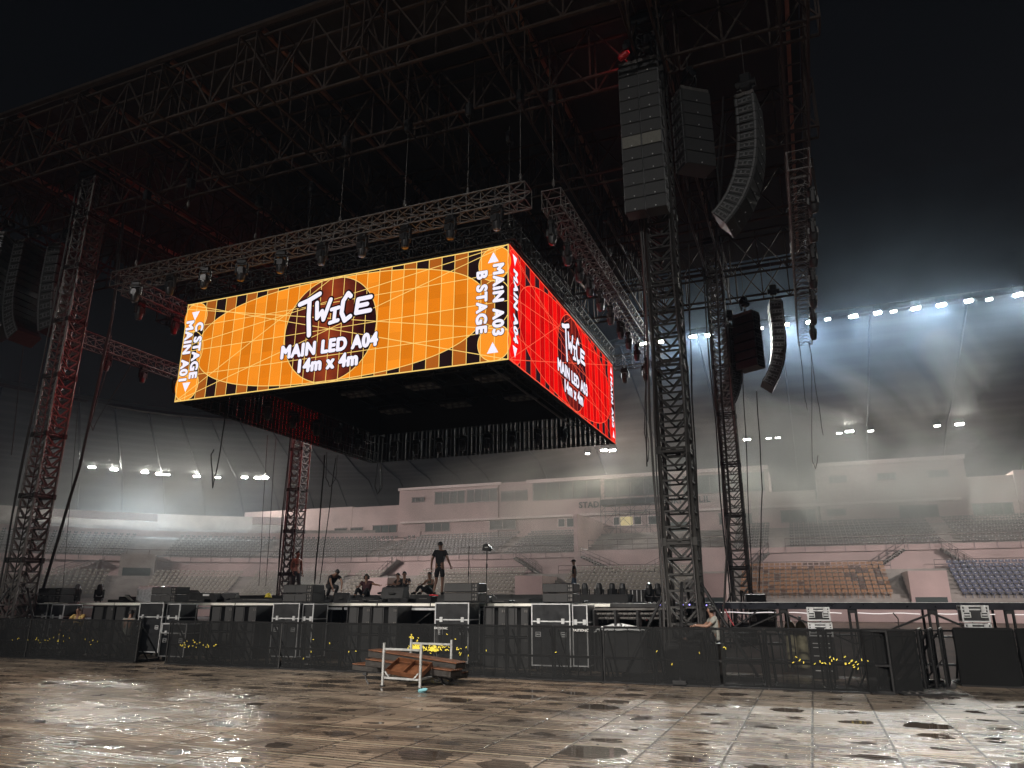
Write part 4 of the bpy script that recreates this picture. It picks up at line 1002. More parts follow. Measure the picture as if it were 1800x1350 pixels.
def fill_box(x0, x1, y, zb, h, label):
    e = empty('fill_speaker', ((x0+x1)/2, y+.3, zb), label, 'loudspeaker', 'front fill loudspeakers on the cases'); w = x1-x0
    for k in range(2):
        hh = h/2; q = MB(); q.bbox((0, 0, hh*(k+.5)), (w, .6, hh-.015), .015); c = q.build('speaker_cabinet', M['black_metal'], e)
        q = MB(); q.box((-w*.09, -.308, hh*(k+.5)), (w*.78, .02, hh-.05)); q.box((-w*.09, -.32, hh*(k+.5)), (.012, .008, hh-.05)); q.build('grille', M['grille_black'], c)
        q = MB()
        for z in (.3, .7): q.box((w*.42, -.312, hh*(k+z)), (.05, .02, .07)); q.box((w*.35, -.312, hh*(k+z)), (.03, .02, .05))
        q.build('rigging_plate', M['truss_grey'], c)
for (a, b, zb, zt, wh) in [(-12.42, -11.2, 1.77, 2.32, 'first from the left'), (-6.62, -5.45, 1.8, 2.32, 'in front of the plastic wrapped stack'), (-.88, .3, 1.8, 2.36, 'below the leaning man at the far left tower'), (5.01, 6.15, 1.82, 2.36, 'right of the standing man in shorts'), (8.12, 9.05, 1.8, 2.33, 'near the man in the cap')]:
    fill_box(a, b, -7.2, zb, zt-zb, 'pair of black speakers on a case, '+wh)
def sub(x0, x1, y, h, label):
    w = x1-x0; e = empty('subwoofer', ((x0+x1)/2, y+.45, 0), label, 'subwoofer', 'subwoofers under the stage front')
    q = MB(); t = .03; n = 2
    q.box((0, .42, h/2), (w, .05, h)); 
    for sx in (-1, 1): q.box((sx*(w/2-t/2), 0, h/2), (t, .9, h))
    for z in (t/2, h/2, h-t/2): q.box((0, 0, z), (w-2*t-.004, .88, t))
    q.build('cabinet', M['black_metal'], e)
    q = MB()
    for z in (.25, .75):
        q.box((-w*.25, -.38, h*z), (w*.42, .03, h*.45)); q.box((w*.3, -.40, h*z), (w*.3, .03, h*.45))
    q.build('grille', M['grille_black'], e)
    q = MB()
    for z in (.25, .75):
        m_ = Matrix.Rotation(R(-38), 3, 'Z'); q.box((w*.06, -.2, h*z), (.03, .5, h*.46), m_)
    q.build('horn_wall', M['black_matt'], e)
    q = MB()
    for z in (.2, .45, .7, .92):
        for dx in (0, .06): q.box((w*.42+dx-.05, -.43, h*z), (.03, .02, .07))
    q.build('rigging_plate', M['truss_grey'], e)
sid = 0
for (a, b, zt, wh) in [(-13.8, -12.85, 1.66, 'at the far left'), (-9.7, -8.62, 1.68, 'left one of the pair behind the man in yellow'), (-8.6, -7.5, 1.68, 'right one of the pair behind the man in yellow'), (-4.1, -3.12, 1.7, 'left one below the black gear bag'), (-3.1, -2.1, 1.7, 'right one below the black gear bag'),
                   (1.47, 2.33, 1.7, 'left one below the wedge monitor'), (2.35, 3.3, 1.7, 'right one below the wedge monitor'), (6.2, 6.9, 1.7, 'left one right of the fourth tall case'), (6.92, 7.6, 1.7, 'right one right of the fourth tall case')]:
    sub(a, b, -6.95, zt, 'horn subwoofer under the stage front, '+wh)
for (x0, x1, y, zt, h, lb) in [(13.34, 14.1, -3.0, 1.62, .55, 'black flight case with silver edging under the runway beside the near tower'), (15.05, 15.56, -6.6, 1.70, .33, 'small silver edged rack case, upper one of the stack left of the runway brace'), (15.04, 15.58, -6.6, 1.32, .32, 'small silver edged rack case, lower one of the stack left of the runway brace'),
                         (18.5, 19.05, -6.4, 1.75, .38, 'small silver edged rack case, upper one of the stack at the right'), (18.52, 19.05, -6.4, 1.34, .36, 'small silver edged rack case, lower one of the stack at the right')]:
    case(x0, x1, y, zt, lb, 'small rack cases on the right', dep=.5, h=h, lid=.2)
for (x0, x1, y, h, lb) in [(15.0, 15.6, -6.6, .98, 'dark crate under the small rack cases left of the runway brace'), (18.45, 19.1, -6.4, .96, 'dark crate under the small rack cases at the right')]:
    q = MB(); q.bbox(((x0+x1)/2, y+.25, h/2), (x1-x0, .5, h), .02); e = empty('crate', (0, 0, 0), lb, 'crate', 'dark crates under the rack cases'); q.build('body', M['black_metal'], e)
    q = MB()
    for z in (.2, .35, .55, .75, .85): q.box(((x0+x1)/2-.12, y-.01, h*z), (.18, .01, .02)); q.box(((x0+x1)/2+.13, y-.01, h*z), (.16, .01, .02))
    q.build('stencil_mark', M['white_print'], e)
# gas bottles
for i, (u, y) in enumerate([(690, -5.0), (697, -4.9), (705, -5.0), (1386, -3.4), (1405, -3.4)]):
    p = at_y(u, 1080, y); e = empty('gas_bottle', (p.x, y, .0), ['leftmost pale gas bottle under the stage', 'middle pale gas bottle under the stage', 'right pale gas bottle under the stage', 'left cream gas bottle under the runway', 'right cream gas bottle under the runway'][i], 'gas bottle', 'gas bottles')
    q = MB(); zt = 1.2 if i < 3 else 1.3; q.lathe((0, 0, 0), [(.13, 0), (.15, .04), (.15, zt-.2), (.13, zt-.1), (.06, zt-.02), (.04, zt)], 14); q.build('tank', M['cream_tank'], e, True)
    q = MB(); q.lathe((0, 0, zt), [(.03, 0), (.03, .08), (.05, .09), (.05, .12)], 8); q.build('valve', M['alu'], e)
# ---------------------------------------------------------------- crowd barriers and mesh covers
nm_ = bpy.data.materials.new('mesh_fabric'); nm_.use_nodes = True; nt = nm_.node_tree; N = nt.nodes.new; Lk = nt.links.new
b_ = nt.nodes['Principled BSDF']; b_.inputs['Base Color'].default_value = (.0085, .009, .0095, 1); b_.inputs['Roughness'].default_value = .75; b_.inputs['Specular IOR Level'].default_value = .15
tcn = N('ShaderNodeTexCoord'); OBn = tcn.outputs['Object']
nz = noise_n(OBn, 1.4, 5, 1, 1, .4); al = ramp(nz, .3, .7, .90, .74); Lk(al, b_.inputs['Alpha'])
bpn = N('ShaderNodeBump'); bpn.inputs['Strength'].default_value = .5; bpn.inputs['Distance'].default_value = .05; Lk(nz, bpn.inputs['Height']); Lk(bpn.outputs[0], b_.inputs['Normal'])
M['mesh_fabric'] = nm_
thin = nm_.copy(); M['mesh_thin'] = thin
for n_ in thin.node_tree.nodes:
    if n_.type == 'MAP_RANGE': n_.inputs['To Min'].default_value = .86; n_.inputs['To Max'].default_value = .74
BH = 1.24
def barrier_parts(W, fill='bars'):
    fr = MB(); z1 = BH
    for x in (-W/2+.03, W/2-.03): fr.tube((x, 0, .02), (x, .0, z1), .028, 6)
    for z in (.04, .55, z1): fr.tube((-W/2+.03, 0, z), (W/2-.03, 0, z), .028, 6)
    inf = MB()
    for k in range(1, 4): x = -W/2+W*k/4; inf.tube((x, 0, .05), (x, 0, z1-.02), .014, 4)
    br = MB()
    for x in (-W/2+.12, W/2-.12): br.tube((x, .05, z1-.08), (x, .95, .08), .025, 5); br.tube((x, .1, .06), (x, .95, .06), .025, 5); br.tube((x, .05, .55), (x, .5, .06), .02, 4)
    ft = MB(); ft.box((0, .45, .02), (W-.02, 1.2, .025))
    for k in range(5): ft.box((0, -.02+.22*k, .038), (W-.06, .04, .012))
    return fr, inf, br, ft
B0_ = None
def barrier(x, y, rz, label, grp='crowd barriers'):
    global B0_
    if B0_ is None:
        e = empty('crowd_barrier', (x, y, 0), label, 'barrier', grp, rz)
        for nm, q in zip(('frame', 'infill_bars', 'brace', 'foot_plate'), barrier_parts(1.24)): q.build(nm, M['black_metal'], e)
        B0_ = e; return e
    return copy_tree(B0_, (x, y, 0), (0, 0, rz), label, grp)
seg_names = []
x = -14.4; i = 0
while x < 15.9:
    gap = -4.45 < x+.62 < -3.3
    where = 'left of the gap' if x < -4.5 else ('left of the aluminium rack' if x < 3 else ('behind the aluminium rack' if x < 7.5 else ('right of the aluminium rack' if x < 11.5 else 'toward the open right end')))
    if not gap: barrier(x+.62, -9.35, 0, 'black crowd barrier behind mesh '+where+', number '+str(i+1)+' from the left'); i += 1
    x += 1.24
def fabric(x0, x1, label, m_='mesh_fabric', y=-9.40):
    e = MB(); n = int((x1-x0)/.25); rows = 6; vs = []
    for j in range(rows+1):
        for i in range(n+1):
            xx = x0+(x1-x0)*i/n; vs.append((xx, y-.012*math.sin(xx*5.1+j)-.01*math.sin(xx*11), .03+(BH+.0)*j/rows-.012*abs(math.sin(xx*2.53))*(j/rows)))
    e.add(vs, [(j*(n+1)+i, j*(n+1)+i+1, (j+1)*(n+1)+i+1, (j+1)*(n+1)+i) for j in range(rows) for i in range(n)])
    return tag(e.build('mesh_cover', M[m_], None, True), label, 'mesh cover', 'black mesh covers on the barriers')
fabric(-14.6, -9.5, 'black mesh cover on the barriers at the left edge'); fabric(-9.42, -4.5, 'black mesh cover left of the narrow gap')
fabric(-3.22, .95, 'black mesh cover between the gap and the tall third case'); fabric(1.02, 5.95, 'black mesh cover behind the aluminium rack')
fabric(6.02, 10.4, 'black mesh cover below the pair of stage lamps stands'); fabric(10.46, 13.1, 'see-through black mesh cover below the near right tower', 'mesh_thin')
fabric(13.16, 16.1, 'see-through black mesh cover at the right end of the row', 'mesh_thin')
q = MB()
for xx in (-9.46, -4.48, -3.25, .98, 5.98): q.box((xx, -9.42, .62), (.03, .03, 1.22))
for o_, w_ in zip(each(q, 'joint_strip', M['rubber']), ('nearest the left edge', 'left of the narrow gap', 'right of the narrow gap', 'left of the aluminium rack', 'behind the aluminium rack')): tag(o_, 'black upright strip between two mesh covers, '+w_, 'joint strip', 'joint strips on the mesh')
# small maker's name printed on the covers
for (xx, s_) in ((6.1, .075), (9.9, .075)):
    cu = bpy.data.curves.new('t', 'FONT'); cu.body = 'FASTSONIC'; cu.size = s_; cu.align_x = 'CENTER'; cu.extrude = .002
    t = bpy.data.objects.new('t', cu); COL.objects.link(t); bpy.context.view_layer.update(); me = bpy.data.meshes.new_from_object(t.evaluated_get(bpy.context.evaluated_depsgraph_get())); bpy.data.objects.remove(t)
    me.materials.clear(); me.materials.append(M['white_print']); o = bpy.data.objects.new('printed_name', me); COL.objects.link(o); o.location = (xx, -9.46, BH-.10); o.rotation_euler = (R(90), 0, 0)
    tag(o, 'small white maker name printed on the mesh '+('behind the rack' if xx < 8 else 'left of the near tower'), 'printed name', 'printed names')
# open barriers at the right end
barrier(16.62, -9.15, R(28), 'bare crowd barrier turned outward at the open right end'); barrier(17.35, -7.9, R(80), 'crowd barrier standing edge-on beside the opening, nearest')
barrier(17.6, -7.6, R(80), 'crowd barrier standing edge-on beside the opening, middle'); barrier(17.85, -7.3, R(80), 'crowd barrier standing edge-on beside the opening, farthest')
for k in range(6): barrier(18.75+1.24*k, -7.0+.02*k, R(2), 'crowd barrier right of the opening, number '+str(k+1)+' from the left')
fabric(18.15, 19.3, 'black mesh cover on the first barrier right of the opening', y=-7.08); fabric(19.4, 26.0, 'see-through mesh cover running out of the right edge', 'mesh_thin', y=-7.06)
e = empty('ramp_plate', (17.2, -8.9, 0), 'ridged metal foot plate lying at the open end of the barricade', 'foot plate'); q = MB(); q.box((0, 0, .02), (1.3, .8, .03), Matrix.Rotation(R(20), 3, 'Z')); q.build('plate', M['black_metal'], e)
q = MB()
for k in range(7): q.box(Matrix.Rotation(R(20), 3, 'Z') @ Vector((-.5+.16*k, 0, .045)), (.05, .7, .015), Matrix.Rotation(R(20), 3, 'Z'))
q.build('ridge', M['truss_grey'], e)
for o_ in [o for o in COL.objects if o.name.startswith('crowd_barrier') and o.location.x > 16.3]:
    q = MB(); q.box((0, -.035, .63), (1.2, .008, 1.18)); q.build('mesh_cover', M['mesh_thin'], o_)
# gap case with stickers
case(-4.42, -3.4, -8.6, 1.15, 'black case standing in the narrow gap of the barricade', 'cases behind the barricade', dep=.6)
# confetti
q = MB(); rr = random.Random(3)
def conf(x, z, y=-9.45, s=1.0):
    a = rr.uniform(0, 3.1); c, s_ = math.cos(a)*.022*s, math.sin(a)*.022*s; n_ = .009*s; cx, cz = -math.sin(a)*n_, math.cos(a)*n_
    q.add([(x+c+cx, y, z+s_+cz), (x-c+cx, y-.004, z-s_+cz), (x-c-cx, y-.004, z-s_-cz), (x+c-cx, y, z+s_-cz)], [(0, 1, 2, 3)])
for _ in range(24): conf(rr.gauss(-8.3, 1.0), .62+rr.gauss(0, .05))
for _ in range(24): conf(rr.gauss(-2.0, .5), .58+rr.gauss(0, .08))
h1 = at_y(733, 1140, -9.45).x; h2 = at_y(761, 1140, -9.45).x
for _ in range(190): x_ = rr.gauss(h1, .13); conf(x_, .60+abs(rr.gauss(0, .1))*(1-min(.9, abs(x_-h1)*2.2)))
for _ in range(90): x_ = rr.gauss(h2, .09); conf(x_, .60+abs(rr.gauss(0, .07)))
for _ in range(12): conf(rr.gauss(h1-.18, .03), .95+rr.gauss(0, .07))
for _ in range(26): conf(rr.gauss(h2+.5, .25), .66+rr.gauss(0, .07))
for _ in range(18): conf(rr.uniform(1, 13.5), rr.uniform(.3, 1.1))
for _ in range(26): conf(rr.gauss(15.4, .45), .62+rr.gauss(0, .05))
tag(q.build('confetti', M['yellow_confetti']), 'scraps of yellow confetti stuck to the black mesh', 'confetti', kind='stuff')
q = MB()
for _ in range(240):
    x_ = rr.uniform(-9, 21); y_ = rr.uniform(-20, -9.7); a = rr.uniform(0, 3); L_ = rr.uniform(.012, .035); q.box((x_, y_, .006), (L_*1.6, L_, .008), Matrix.Rotation(a, 3, 'Z'))
tag(q.build('litter', M['rubber']), 'tiny dark scraps scattered on the wet floor', 'litter', kind='stuff')
# ---------------------------------------------------------------- aluminium rack with stage planks
e = empty('aluminium_rack', (6.5, -12.1, 0), 'upright aluminium frame rack standing in front of the barricade', 'rack')
def uframe(p0, p1, z0, z1, par, nm, hb=.75, lowbar=True):
    q = MB(); p0 = Vector(p0); p1 = Vector(p1)
    for p in (p0, p1): q.bbox((p.x, p.y, (z0+z1)/2), (.055, .05, z1-z0), .008)
    m_ = Matrix.Rotation(math.atan2(p1.y-p0.y, p1.x-p0.x), 3, 'Z'); c = (p0+p1)/2; L_ = (p1-p0).length
    q.bbox((c.x, c.y, hb), (L_-.08, .04, .05), .008, m_)
    if lowbar:
        q.bbox((c.x, c.y, z0+.17), (L_-.08, .04, .05), .008, m_)
        for p, s in ((p0, 1), (p1, -1)): q.tube(p+Vector((s*.05, 0, z0+.3)), p+Vector((s*.16, 0, z0+.19)), .02, 4)
    q.build(nm, M['alu_dull'], par)
    q = MB()
    for p in (p0, p1): q.bbox((p.x, p.y, z0+.0), (.1, .1, .03), .006)
    q.build('foot', M['rubber'], par)
a = at_z(672, 1207, 0); b = at_z(738, 1212, 0); o_ = Vector((6.5, -12.1, 0))
uframe(a-o_, b-o_, .02, .93, e, 'front_frame', .80)
c2 = Vector((5.62, -10.15, 0)); d2 = Vector((6.86, -10.35, 0))
uframe(c2-o_, d2-o_, .02, .93, e, 'rear_frame', .82, True)
q = MB()
for pa_, pb2 in ((a, c2), (b, d2)): q.tube(pa_-o_+Vector((0, 0, .2)), pb2-o_+Vector((0, 0, .2)), .025, 5)
q.build('side_rail', M['alu_dull'], e)
def plank(pc, L_, w, t, rz, ry, label, m1='wood', m2='wood_dark'):
    e = empty('stage_plank', pc, label, 'stage plank', 'stage planks lying in the rack'); e.rotation_euler = (0, R(ry), R(rz))
    q = MB(); q.bbox((0, 0, t/2+.012), (L_, w, .025), .004); q.build('board', M[m1], e)
    q = MB(); q.bbox((0, -w/2+.02, -.015), (L_-.02, .045, t), .004); q.bbox((0, w/2-.02, -.015), (L_-.02, .045, t), .004)
    for k in range(4): q.box((-L_/2+.06+(L_-.12)*k/3, 0, -.015), (.045, w-.09, t-.02))
    q.build('edge_frame', M[m2], e)
plank((6.3, -11.1, .52), 2.6, .45, .13, -8, 4.5, 'stage plank with orange brown ply edge, topmost in the rack'); plank((6.35, -11.35, .36), 2.5, .45, .12, -8, 3.5, 'black edged stage plank in the middle of the rack')
plank((6.0, -10.9, .24), 3.0, .5, .11, -4, 2.0, 'black stage plank at the bottom of the rack, sticking out left')
e = empty('plywood_tray', (6.5, -11.75, .34), 'open orange brown plywood tray inside the rack', 'tray'); e.rotation_euler = (R(28), R(5), R(-8))
q = MB(); q.box((0, 0, 0), (.95, .5, .02)); q.build('bottom', M['wood'], e); q = MB()
for s in (-1, 1): q.box((0, s*.25, .05), (.97, .02, .1))
for s in (-1, 0, 1): q.box((s*.475, 0, .05), (.02, .5, .1))
q.build('rim', M['wood'], e)
for (u, v, lb) in ((648, 1203, 'small folding strut under the left end of the planks'), (782, 1205, 'small folding strut under the right end of the planks')):
    p = at_z(u, v, 0); q = MB(); q.path([(p.x, p.y, 0), (p.x-.1, p.y+.02, .12), (p.x-.13, p.y+.03, .25)], .02, 5); q.box((p.x-.13, p.y+.03, .22), (.1, .06, .06)); tag(q.build('strut', M['rubber']), lb, 'strut')
p = at_z(744, 1216, 0); q = MB(); q.lathe((p.x, p.y, .035), [(.02, -.12), (.035, -.1), (.036, .05), (.015, .1)], 10, Matrix.Rotation(R(80), 3, 'Y')); tag(q.build('crushed_bottle', mat('bottle_blue', (.16, .36, .4), .15)), 'crushed pale blue plastic bottle on the floor beside the rack', 'bottle')
p = at_z(70, 1270, 0); q = MB(); q.bbox((p.x, p.y, .02), (.22, .05, .035), .01); tag(q.build('dark_scrap', M['rubber']), 'dark strip of rubbish on the wet floor at the left', 'rubbish')
# ---------------------------------------------------------------- scaffold tower in front of the far facade
sx0, sx1 = at_y(1056, 900, 72).x, at_y(1163, 900, 72).x
e = empty('scaffold_tower', ((sx0+sx1)/2, 72, 9.6), 'scaffold camera platform in front of the lettering on the far stand', 'scaffold'); q = MB(); hw_ = (sx1-sx0)/2
zt_ = at_y(1100, 845, 72).z-9.6
n = 4
for k in range(n+1):
    x_ = -hw_+2*hw_*k/n
    for y_ in (0, 2.4): q.tube((x_, y_, -1), (x_, y_, zt_), .05, 4)
for j in range(5):
    z_ = zt_*j/4
    for y_ in (0, 2.4): q.tube((-hw_, y_, z_), (hw_, y_, z_), .045, 4)
    if j < 4:
        for k in range(n):
            x_ = -hw_+2*hw_*k/n; x2 = x_+2*hw_/n; q.tube((x_, 0, z_), (x2, 0, z_+zt_/4), .035, 4); q.tube((x2, 0, z_), (x_, 0, z_+zt_/4), .035, 4)
q.build('scaffold_tube', M['truss_grey'], e); q = MB(); q.box((0, 1.2, zt_*.62), (2*hw_, 2.4, .1)); q.box((0, .0, zt_*.62+.35), (2*hw_, .05, .7)); q.build('platform', M['black_metal'], e)
# ---------------------------------------------------------------- people
def skin_mesh(nodes, edges, radii, root, levels=1):
    me = bpy.data.meshes.new('t'); me.from_pydata([nodes[k] for k in nodes], [(list(nodes).index(a), list(nodes).index(b)) for a, b in edges], [])
    o = bpy.data.objects.new('t', me); COL.objects.link(o); md = o.modifiers.new('s', 'SKIN'); md.use_smooth_shade = True
    if levels: s = o.modifiers.new('u', 'SUBSURF'); s.levels = levels; s.render_levels = levels
    for i, k in enumerate(nodes):
        r = radii[k]; me.skin_vertices[0].data[i].radius = (r, r) if not isinstance(r, tuple) else r; me.skin_vertices[0].data[i].use_root = (k == root)
    bpy.context.view_layer.update(); m2 = bpy.data.meshes.new_from_object(o.evaluated_get(bpy.context.evaluated_depsgraph_get()))
    vs = [tuple(v.co) for v in m2.vertices]; fs = [tuple(p.vertices) for p in m2.polygons]; bpy.data.objects.remove(o)
    q = MB(); q.v = vs; q.f = fs; return q
BASE = dict(pel=(0, 0, .95), spi=(0, 0, 1.12), che=(0, .01, 1.32), nec=(0, .01, 1.46), jaw=(0, -.01, 1.53), hea=(0, 0, 1.62), cro=(0, .005, 1.69), nos=(0, -.108, 1.60),
            shL=(.18, 0, 1.41), elL=(.24, .02, 1.14), wrL=(.26, -.05, .90), paL=(.265, -.07, .82), shR=(-.18, 0, 1.41), elR=(-.24, .02, 1.14), wrR=(-.26, -.05, .90), paR=(-.265, -.07, .82),
            hiL=(.09, 0, .88), knL=(.10, -.02, .50), anL=(.10, .02, .09), toL=(.11, -.15, .045), hiR=(-.09, 0, .88), knR=(-.10, -.02, .50), anR=(-.10, .02, .09), toR=(-.11, -.15, .045))
RAD = dict(pel=(.15, .12), spi=(.135, .105), che=(.165, .115), nec=.052, jaw=.068, hea=(.082, .098), cro=(.06, .075), nos=.014, shL=.066, elL=.043, wrL=.028, paL=(.036, .02), shR=.066, elR=.043, wrR=.028, paR=(.036, .02),
           hiL=.092, knL=.062, anL=.04, toL=.036, hiR=.092, knR=.062, anR=.04, toR=.036)
EDG = [('pel', 'spi'), ('spi', 'che'), ('che', 'nec'), ('nec', 'jaw'), ('jaw', 'hea'), ('hea', 'cro'), ('hea', 'nos'), ('che', 'shL'), ('shL', 'elL'), ('elL', 'wrL'), ('wrL', 'paL'), ('che', 'shR'), ('shR', 'elR'), ('elR', 'wrR'), ('wrR', 'paR'),
       ('pel', 'hiL'), ('hiL', 'knL'), ('knL', 'anL'), ('anL', 'toL'), ('pel', 'hiR'), ('hiR', 'knR'), ('knR', 'anR'), ('anR', 'toR')]
def person(loc, rz, sc_, label, pose=None, top='cloth_black', legs='cloth_black', shorts=False, skin='skin', sleeves=True, cap=None, long_hair=0.0, shoes='rubber', lift=0.0):
    J = {k: Vector(v) for k, v in BASE.items()}
    for k, v in (pose or {}).items(): J[k] = Vector(v)
    if pose:   # the head keeps its shape: rebuild it on the neck along the neck direction
        d = pose.get('_head'); n_ = J['nec']
        ax = (Vector(d) if d else Vector((0, -.05, 1))).normalized(); fwd = Vector(pose.get('_face', (0, -1, 0))); J.pop('_head', None); J.pop('_face', None)
        J['jaw'] = n_+ax*.075+fwd*.02; J['hea'] = n_+ax*.165+fwd*.01; J['cro'] = n_+ax*.235; J['nos'] = n_+ax*.145+fwd*.115
    else: ax = Vector((0, 0, 1)); fwd = Vector((0, -1, 0))
    if '_face' in (pose or {}): fwd = Vector(pose['_face'])
    e = empty('person', loc, label, 'person', None, rz); e.scale = (sc_,)*3
    b = skin_mesh(J, EDG, RAD, 'pel', 1)
    for s in 'LR':                                             # five fingers on each palm
        w_, p_ = J['wr'+s], J['pa'+s]; d = (p_-w_).normalized(); a = d.cross(Vector((0, 1, 0) if abs(d.y) < .8 else (0, 0, 1))).normalized(); c = d.cross(a)
        for i, L_ in enumerate((.062, .074, .07, .055)):
            o_ = p_+a*(-.027+.018*i)+d*.025; b.path([o_, o_+d*L_*.5+c*.006, o_+d*L_*.85+c*.026], [.0095, .0085, .006], 5)
        o_ = w_+d*.045+a*-.03; b.path([o_, o_+d*.03-a*.022, o_+d*.06-a*.026+c*.012], [.011, .0095, .007], 5)
    side = ax.cross(fwd).normalized(); hc = J['hea']
    for sg in (-1, 1):                                         # ears
        o_ = hc+side*sg*.083; b.path([o_+ax*.03, o_+side*sg*.012, o_-ax*.025], [.008, .016, .007], 5)
    body = b.build('body', M[skin], e, True)
    ey = MB()
    for sg in (-1, 1):
        c_ = hc+side*sg*.032+fwd*.088+ax*.005; ey.lathe(c_, [(.004, -.01), (.012, -.004), (.012, .004), (.004, .01)], 8)
    ey.build('eye', M['rubber'], body)
    # hair
    h = MB(); n = 14; vs = []
    for j in range(7):
        t_ = j/6*math.pi*.56
        for k in range(n):
            a_ = 2*math.pi*k/n; front = max(0, math.cos(a_)); tt = t_*(1-.42*front*(j/6)) if not cap else t_*.9
            r_ = 1.0+.04*math.sin(a_*5+j)
            vs.append(hc+ax*(.015+.108*math.cos(tt)*r_)+fwd*(.105*math.sin(tt)*math.cos(a_)*r_)+side*(.092*math.sin(tt)*math.sin(a_)*r_))
    h.add(vs, [(j*n+k, j*n+(k+1) % n, (j+1)*n+(k+1) % n, (j+1)*n+k) for j in range(6) for k in range(n)])
    if long_hair: 
        for k in range(9): a_ = math.pi*.45+math.pi*1.1*k/8; o_ = hc+fwd*.09*math.cos(a_)+side*.085*math.sin(a_); h.path([o_+ax*.05, o_-ax*.05-fwd*.01, o_-ax*long_hair], [.03, .035, .02], 5)
    h.build('hair', M['hair'], e, True)
    if cap:
        q = MB(); vs = []
        for j in range(5):
            t_ = j/4*math.pi*.5
            for k in range(n): a_ = 2*math.pi*k/n; vs.append(hc+ax*(.03+.10*math.cos(t_))+fwd*(.115*math.sin(t_)*math.cos(a_))+side*(.1*math.sin(t_)*math.sin(a_)))
        q.add(vs, [(j*n+k, j*n+(k+1) % n, (j+1)*n+(k+1) % n, (j+1)*n+k) for j in range(4) for k in range(n)])
        o_ = hc+ax*.035+fwd*.09; q.add([o_+side*.07, o_-side*.07, o_-side*.05+fwd*.09, o_+side*.05+fwd*.09, o_+side*.07-ax*.012, o_-side*.07-ax*.012, o_-side*.05+fwd*.09-ax*.012, o_+side*.05+fwd*.09-ax*.012], [(0, 1, 2, 3), (7, 6, 5, 4), (3, 2, 6, 7), (0, 3, 7, 4), (2, 1, 5, 6)])
        q.build('cap', M[cap], e)
    # clothes follow the same joints, slightly wider
    mid = lambda a, b_, t: J[a].lerp(J[b_], t)
    N_ = dict(hip=mid('pel', 'spi', -.35), spi=J['spi'], che=J['che'], col=mid('che', 'nec', .55), shL=J['shL'], shR=J['shR'], slL=mid('shL', 'elL', .62), slR=mid('shR', 'elR', .62))
    Rr = dict(hip=(.165, .135), spi=(.15, .122), che=(.18, .13), col=.085, shL=.079, shR=.079, slL=.068, slR=.068)
    E_ = [('hip', 'spi'), ('spi', 'che'), ('che', 'col'), ('che', 'shL'), ('che', 'shR')]+([('shL', 'slL'), ('shR', 'slR')] if sleeves else [])
    if not sleeves: N_.pop('slL'); N_.pop('slR'); N_['shL'] = mid('che', 'shL', .75); N_['shR'] = mid('che', 'shR', .75)
    skin_mesh(N_, E_, Rr, 'spi', 1).build('shirt', M[top], e, True)
    t_ = .92 if shorts else 1
    N_ = dict(pel=J['pel'], wai=mid('pel', 'spi', .35), hiL=J['hiL'], hiR=J['hiR'], knL=mid('hiL', 'knL', t_), knR=mid('hiR', 'knR', t_)); Rr = dict(pel=(.162, .13), wai=(.145, .115), hiL=.107, hiR=.107, knL=.086, knR=.086)
    E_ = [('pel', 'wai'), ('pel', 'hiL'), ('pel', 'hiR'), ('hiL', 'knL'), ('hiR', 'knR')]
    if not shorts: N_['anL'] = mid('knL', 'anL', .92); N_['anR'] = mid('knR', 'anR', .92); Rr['knL'] = Rr['knR'] = .075; Rr['anL'] = Rr['anR'] = .058; E_ += [('knL', 'anL'), ('knR', 'anR')]
    skin_mesh(N_, E_, Rr, 'pel', 1).build('shorts' if shorts else 'trousers', M[legs], e, True)
    for s in 'LR':
        q = MB(); q.path([J['an'+s]+Vector((0, 0, -.03)), mid('an'+s, 'to'+s, .5), J['to'+s]+(J['to'+s]-J['an'+s])*.2], [.05, .05, .035], 8); q.build('shoe', M[shoes], e, True)
    return e
def stand_at(u, y, z, vtop, H=1.73):
    p = at_y(u, 1000, y); zt = at_y(u, vtop, y).z; return (p.x, y, z), (zt-z)/H
RD = 2.09
l_, s_ = stand_at(773, 1.2, RD, 953)
person(l_, R(188), s_, 'man in black shirt and shorts standing on the stage with his back turned', dict(elR=(-.30, .05, 1.15), wrR=(-.33, -.12, .97), paR=(-.34, -.16, .90), elL=(.27, .06, 1.13), wrL=(.30, .0, .88), paL=(.30, -.02, .80), knL=(.13, -.05, .50), anL=(.17, .05, .09), toL=(.19, -.12, .045), _head=(.03, -.05, 1), _face=(-.25, -.97, 0)), shorts=True)
l_, s_ = stand_at(521, 6.3, RD, 969)
person(l_, R(70), s_, 'slim man leaning back against the far left tower on the stage', dict(pel=(0, .08, .93), spi=(0, .04, 1.1), che=(0, .02, 1.30), nec=(0, 0, 1.45), elR=(-.2, .08, 1.12), wrR=(-.15, -.02, .92), paR=(-.14, -.05, .85), knL=(.1, -.1, .5), anL=(.1, -.25, .09), toL=(.11, -.42, .045), _head=(0, -.1, 1)), top='cloth_tan', legs='cloth_black', sleeves=False)
CR = dict(pel=(0, .22, .52), spi=(0, .10, .68), che=(0, -.08, .84), nec=(0, -.24, .90), hiL=(.1, .2, .48), hiR=(-.1, .2, .48), knL=(.17, -.16, .46), knR=(-.17, -.16, .46), anL=(.14, .06, .09), anR=(-.14, .06, .09), toL=(.15, -.11, .045), toR=(-.15, -.11, .045),
          shL=(.17, -.16, .86), shR=(-.17, -.16, .86), elL=(.24, -.36, .64), elR=(-.24, -.36, .64), wrL=(.18, -.46, .42), wrR=(-.18, -.46, .42), paL=(.17, -.48, .35), paR=(-.17, -.48, .35), _head=(0, -.8, .6), _face=(0, -.6, -.8))
